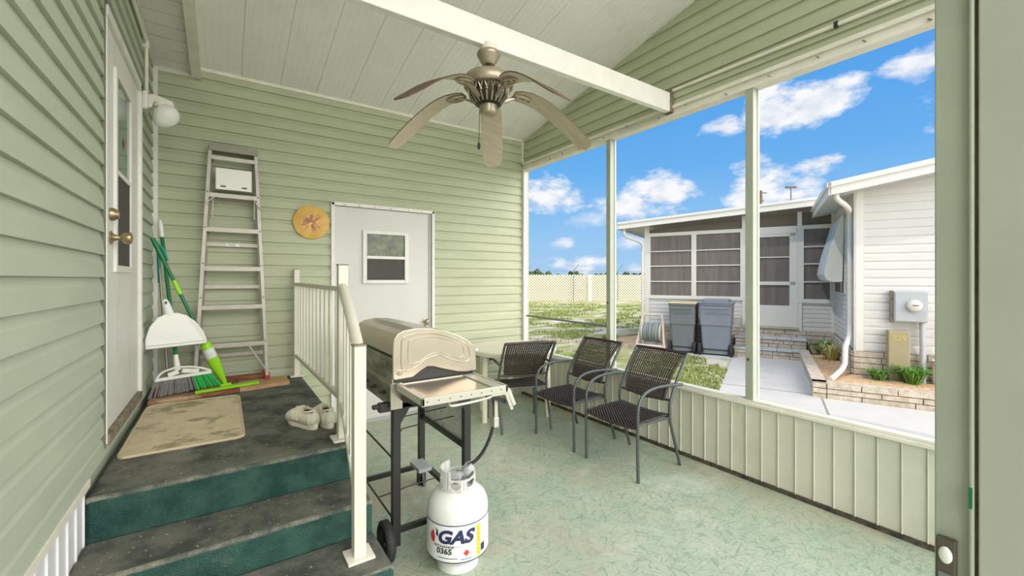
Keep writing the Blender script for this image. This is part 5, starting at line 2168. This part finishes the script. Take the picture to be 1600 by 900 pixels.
# lawn blades (stuff)
rnd = random.Random(12)
q = MB()
cnt = 0
while cnt < 15000:
    az = math.radians(rnd.uniform(30, 64))
    r_ = 5.0 * (5.2 ** rnd.random())
    x, y = r_ * math.sin(az), r_ * math.cos(az)
    if x < 3.4:
        continue
    rel = Vector((x, y)) - HO
    lx, ly = -rel.dot(E), rel.dot(NN)
    if lx > -3.25 and ly > -1.05 or lx > -1.2 or (-4.8 < lx and -.7 < ly < 2.3):
        continue
    if noise.noise(Vector((x * .55, y * .9, 0))) + .5 * noise.noise(Vector((x * 2, y * 2.6, 4))) < -.02:
        continue
    h = rnd.uniform(.02, .05) * (1 + r_ / 25)
    w = .008 * (1 + r_ / 6)
    t = rnd.uniform(0, PI)
    dx_, dy_ = math.cos(t) * w, math.sin(t) * w
    tx, ty = rnd.uniform(-.03, .03), rnd.uniform(-.03, .03)
    q.add([(x - dx_, y - dy_, GZ), (x + dx_, y + dy_, GZ), (x + tx, y + ty, GZ + h)], [(0, 1, 2)])
    cnt += 1
tag(q.build('lawn_grass', M['grass'], fix=False, origin=(0, 0, GZ)), 'patchy short green lawn grass between porch and fence', 'grass', kind='stuff')

# ------------------------------------------------------------------ far fence
F0, F1 = Vector((13.0, 25.8)), Vector((31.0, 15.2))
fd = (F1 - F0).normalized()
FL = (F1 - F0).length
fnn = Vector((-fd.y, fd.x))
if fnn.dot(Vector((-1, -1))) < 0:
    fnn = -fnn
ft = 1.72
fr = thing('lattice_fence', (F0.x, F0.y, GZ), 'cream lattice fence across the far end of lawn', 'fence')


def FP(u, z, o=0):
    p = F0 + fd * u + fnn * o
    return Vector((p.x, p.y, z))


q = MB()
q.add([FP(0, GZ, 0), FP(FL, GZ, 0), FP(FL, ft - .03, 0), FP(0, ft - .03, 0), FP(0, GZ, -.03), FP(FL, GZ, -.03), FP(FL, ft - .03, -.03), FP(0, ft - .03, -.03)],
      [(0, 1, 2, 3), (7, 6, 5, 4), (3, 2, 6, 7), (0, 3, 7, 4), (1, 5, 6, 2)])
q.build('backing_panel', M['fenced'], fr)
q = MB()
pitch = .19
hgt = ft - GZ
u = -hgt
while u < FL:
    for s_ in (0, 1):
        ua, ub = (u, u + hgt) if s_ == 0 else (u + hgt, u)
        za, zb = GZ, ft
        # clip to the fence length
        def cl(uu):
            return max(0, min(FL, uu))
        ca, cb = cl(ua), cl(ub)
        if abs(ca - cb) > .02:
            fa, fb = (ca - ua) / (ub - ua), (cb - ua) / (ub - ua)
            q.bar(FP(ca, za + (zb - za) * fa, .04 + .012 * s_), FP(cb, za + (zb - za) * fb, .04 + .012 * s_), .012, .062, up=(0, 0, 1))
    u += pitch
q.build('lattice', M['fencec'], fr, fix=False)
for uu in (2.1, 8.6, 15.0):
    q = MB()
    q.bar(FP(uu + .5, GZ, .08), FP(uu + .5, ft, .08), .26, .08, up=(fnn.x, fnn.y, 0))
    q.build('post', M['fencec'], fr)
bw = thing('security_wire', (F0.x, F0.y, GZ), 'thin wire on angled arms above the far fence', 'wire')
q = MB()
q.tube([FP(0, 2.02, .3), FP(FL, 1.92, .3)], .016, 6)
q.build('top_wire', M['wire'], bw)
for uu in (1.6, 4.75, 7.95, 11.0, 14.2, 17.4):
    q = MB()
    q.tube([FP(uu, GZ, .3), FP(uu, 1.98, .3), FP(uu + .35, 2.42, .3)], .028, 6)
    q.build('post', M['wire'], bw)

# far trees
trees = []
rnd = random.Random(21)
proto_tree = None
for i in range(38):
    az = math.radians(34.2 + rnd.uniform(-.15, .15) + (-1 + i * .64))
    t = (74, 88, 81, 95)[i % 4]
    x, y = t * math.sin(az), t * math.cos(az)
    sc = rnd.uniform(.72, 1.0) * t / 85 * (1.1 if i < 9 else .95)
    if i < 4:
        r = thing('distant_tree', (x, y, GZ), 'low dark green tree on the horizon beyond the fence', 'tree', 'trees beyond the fence', authored_local=True)
        q = MB()
        rr = random.Random(40 + i)
        for k in range(9):
            cx, cy, cz = rr.uniform(-1.3, 1.3), rr.uniform(-.8, .8), rr.uniform(1.0, 2.3)
            bm = bmesh.new()
            bmesh.ops.create_icosphere(bm, subdivisions=2, radius=rr.uniform(.55, .9))
            for v in bm.verts:
                v.co *= 1 + .35 * noise.noise(v.co * 2.3 + Vector((k, i, 0)))
            bm.verts.index_update()
            q.add([(v.co.x + cx, v.co.y + cy, v.co.z * .8 + cz) for v in bm.verts], [[v.index for v in f.verts] for f in bm.faces])
            bm.free()
        q.build('crown', M['tree'], r, fix=False)
        MB().tube([(0, 0, 0), (.05, 0, 1.3)], [.14, .09], 8).build('trunk', M['bark'], r)
        trees.append(r)
        r.scale = (sc * .95, sc * .8, sc * 1.2)
    else:
        c_ = copy_tree(trees[i % 4], (x, y, GZ), rnd.uniform(0, 6))
        c_.scale = (sc * .95, sc * .8, sc * 1.2)

# utility poles
for k, (px, zt, lab) in enumerate(((1188, 13.9, 'dark utility pole with crossarms rising behind the neighbour roof, left'), (1236, 14.4, 'thin pole with T-shaped lamp head behind the neighbour roof, right'))):
    u = (px - 800) / 663
    x, y = (.562 + .827 * u) * 60, (.827 - .562 * u) * 60
    p = thing('utility_pole' if k == 0 else 'street_light', (x, y, GZ), lab, 'pole')
    MB().tube([(x, y, GZ), (x, y, zt)], .28 if k == 0 else .10, 8).build('mast', M['pole'] if k == 0 else M['wire'], p)
    q = MB()
    rv = Vector((.827, -.562, 0))
    c0 = Vector((x, y, 0))
    if k == 0:
        for zz, hw in ((zt - .3, .9), (zt - 1.4, .5), (zt - 2.0, .5)):
            q.bar(c0 - rv * hw * .6 + Vector((0, 0, zz)), c0 + rv * hw + Vector((0, 0, zz)), .15, .12)
    else:
        q.bar(c0 - rv * .75 + Vector((0, 0, zt)), c0 + rv * .75 + Vector((0, 0, zt)), .3, .22)
    q.build('crossarm' if k == 0 else 'lamp_head', M['pole'], p)
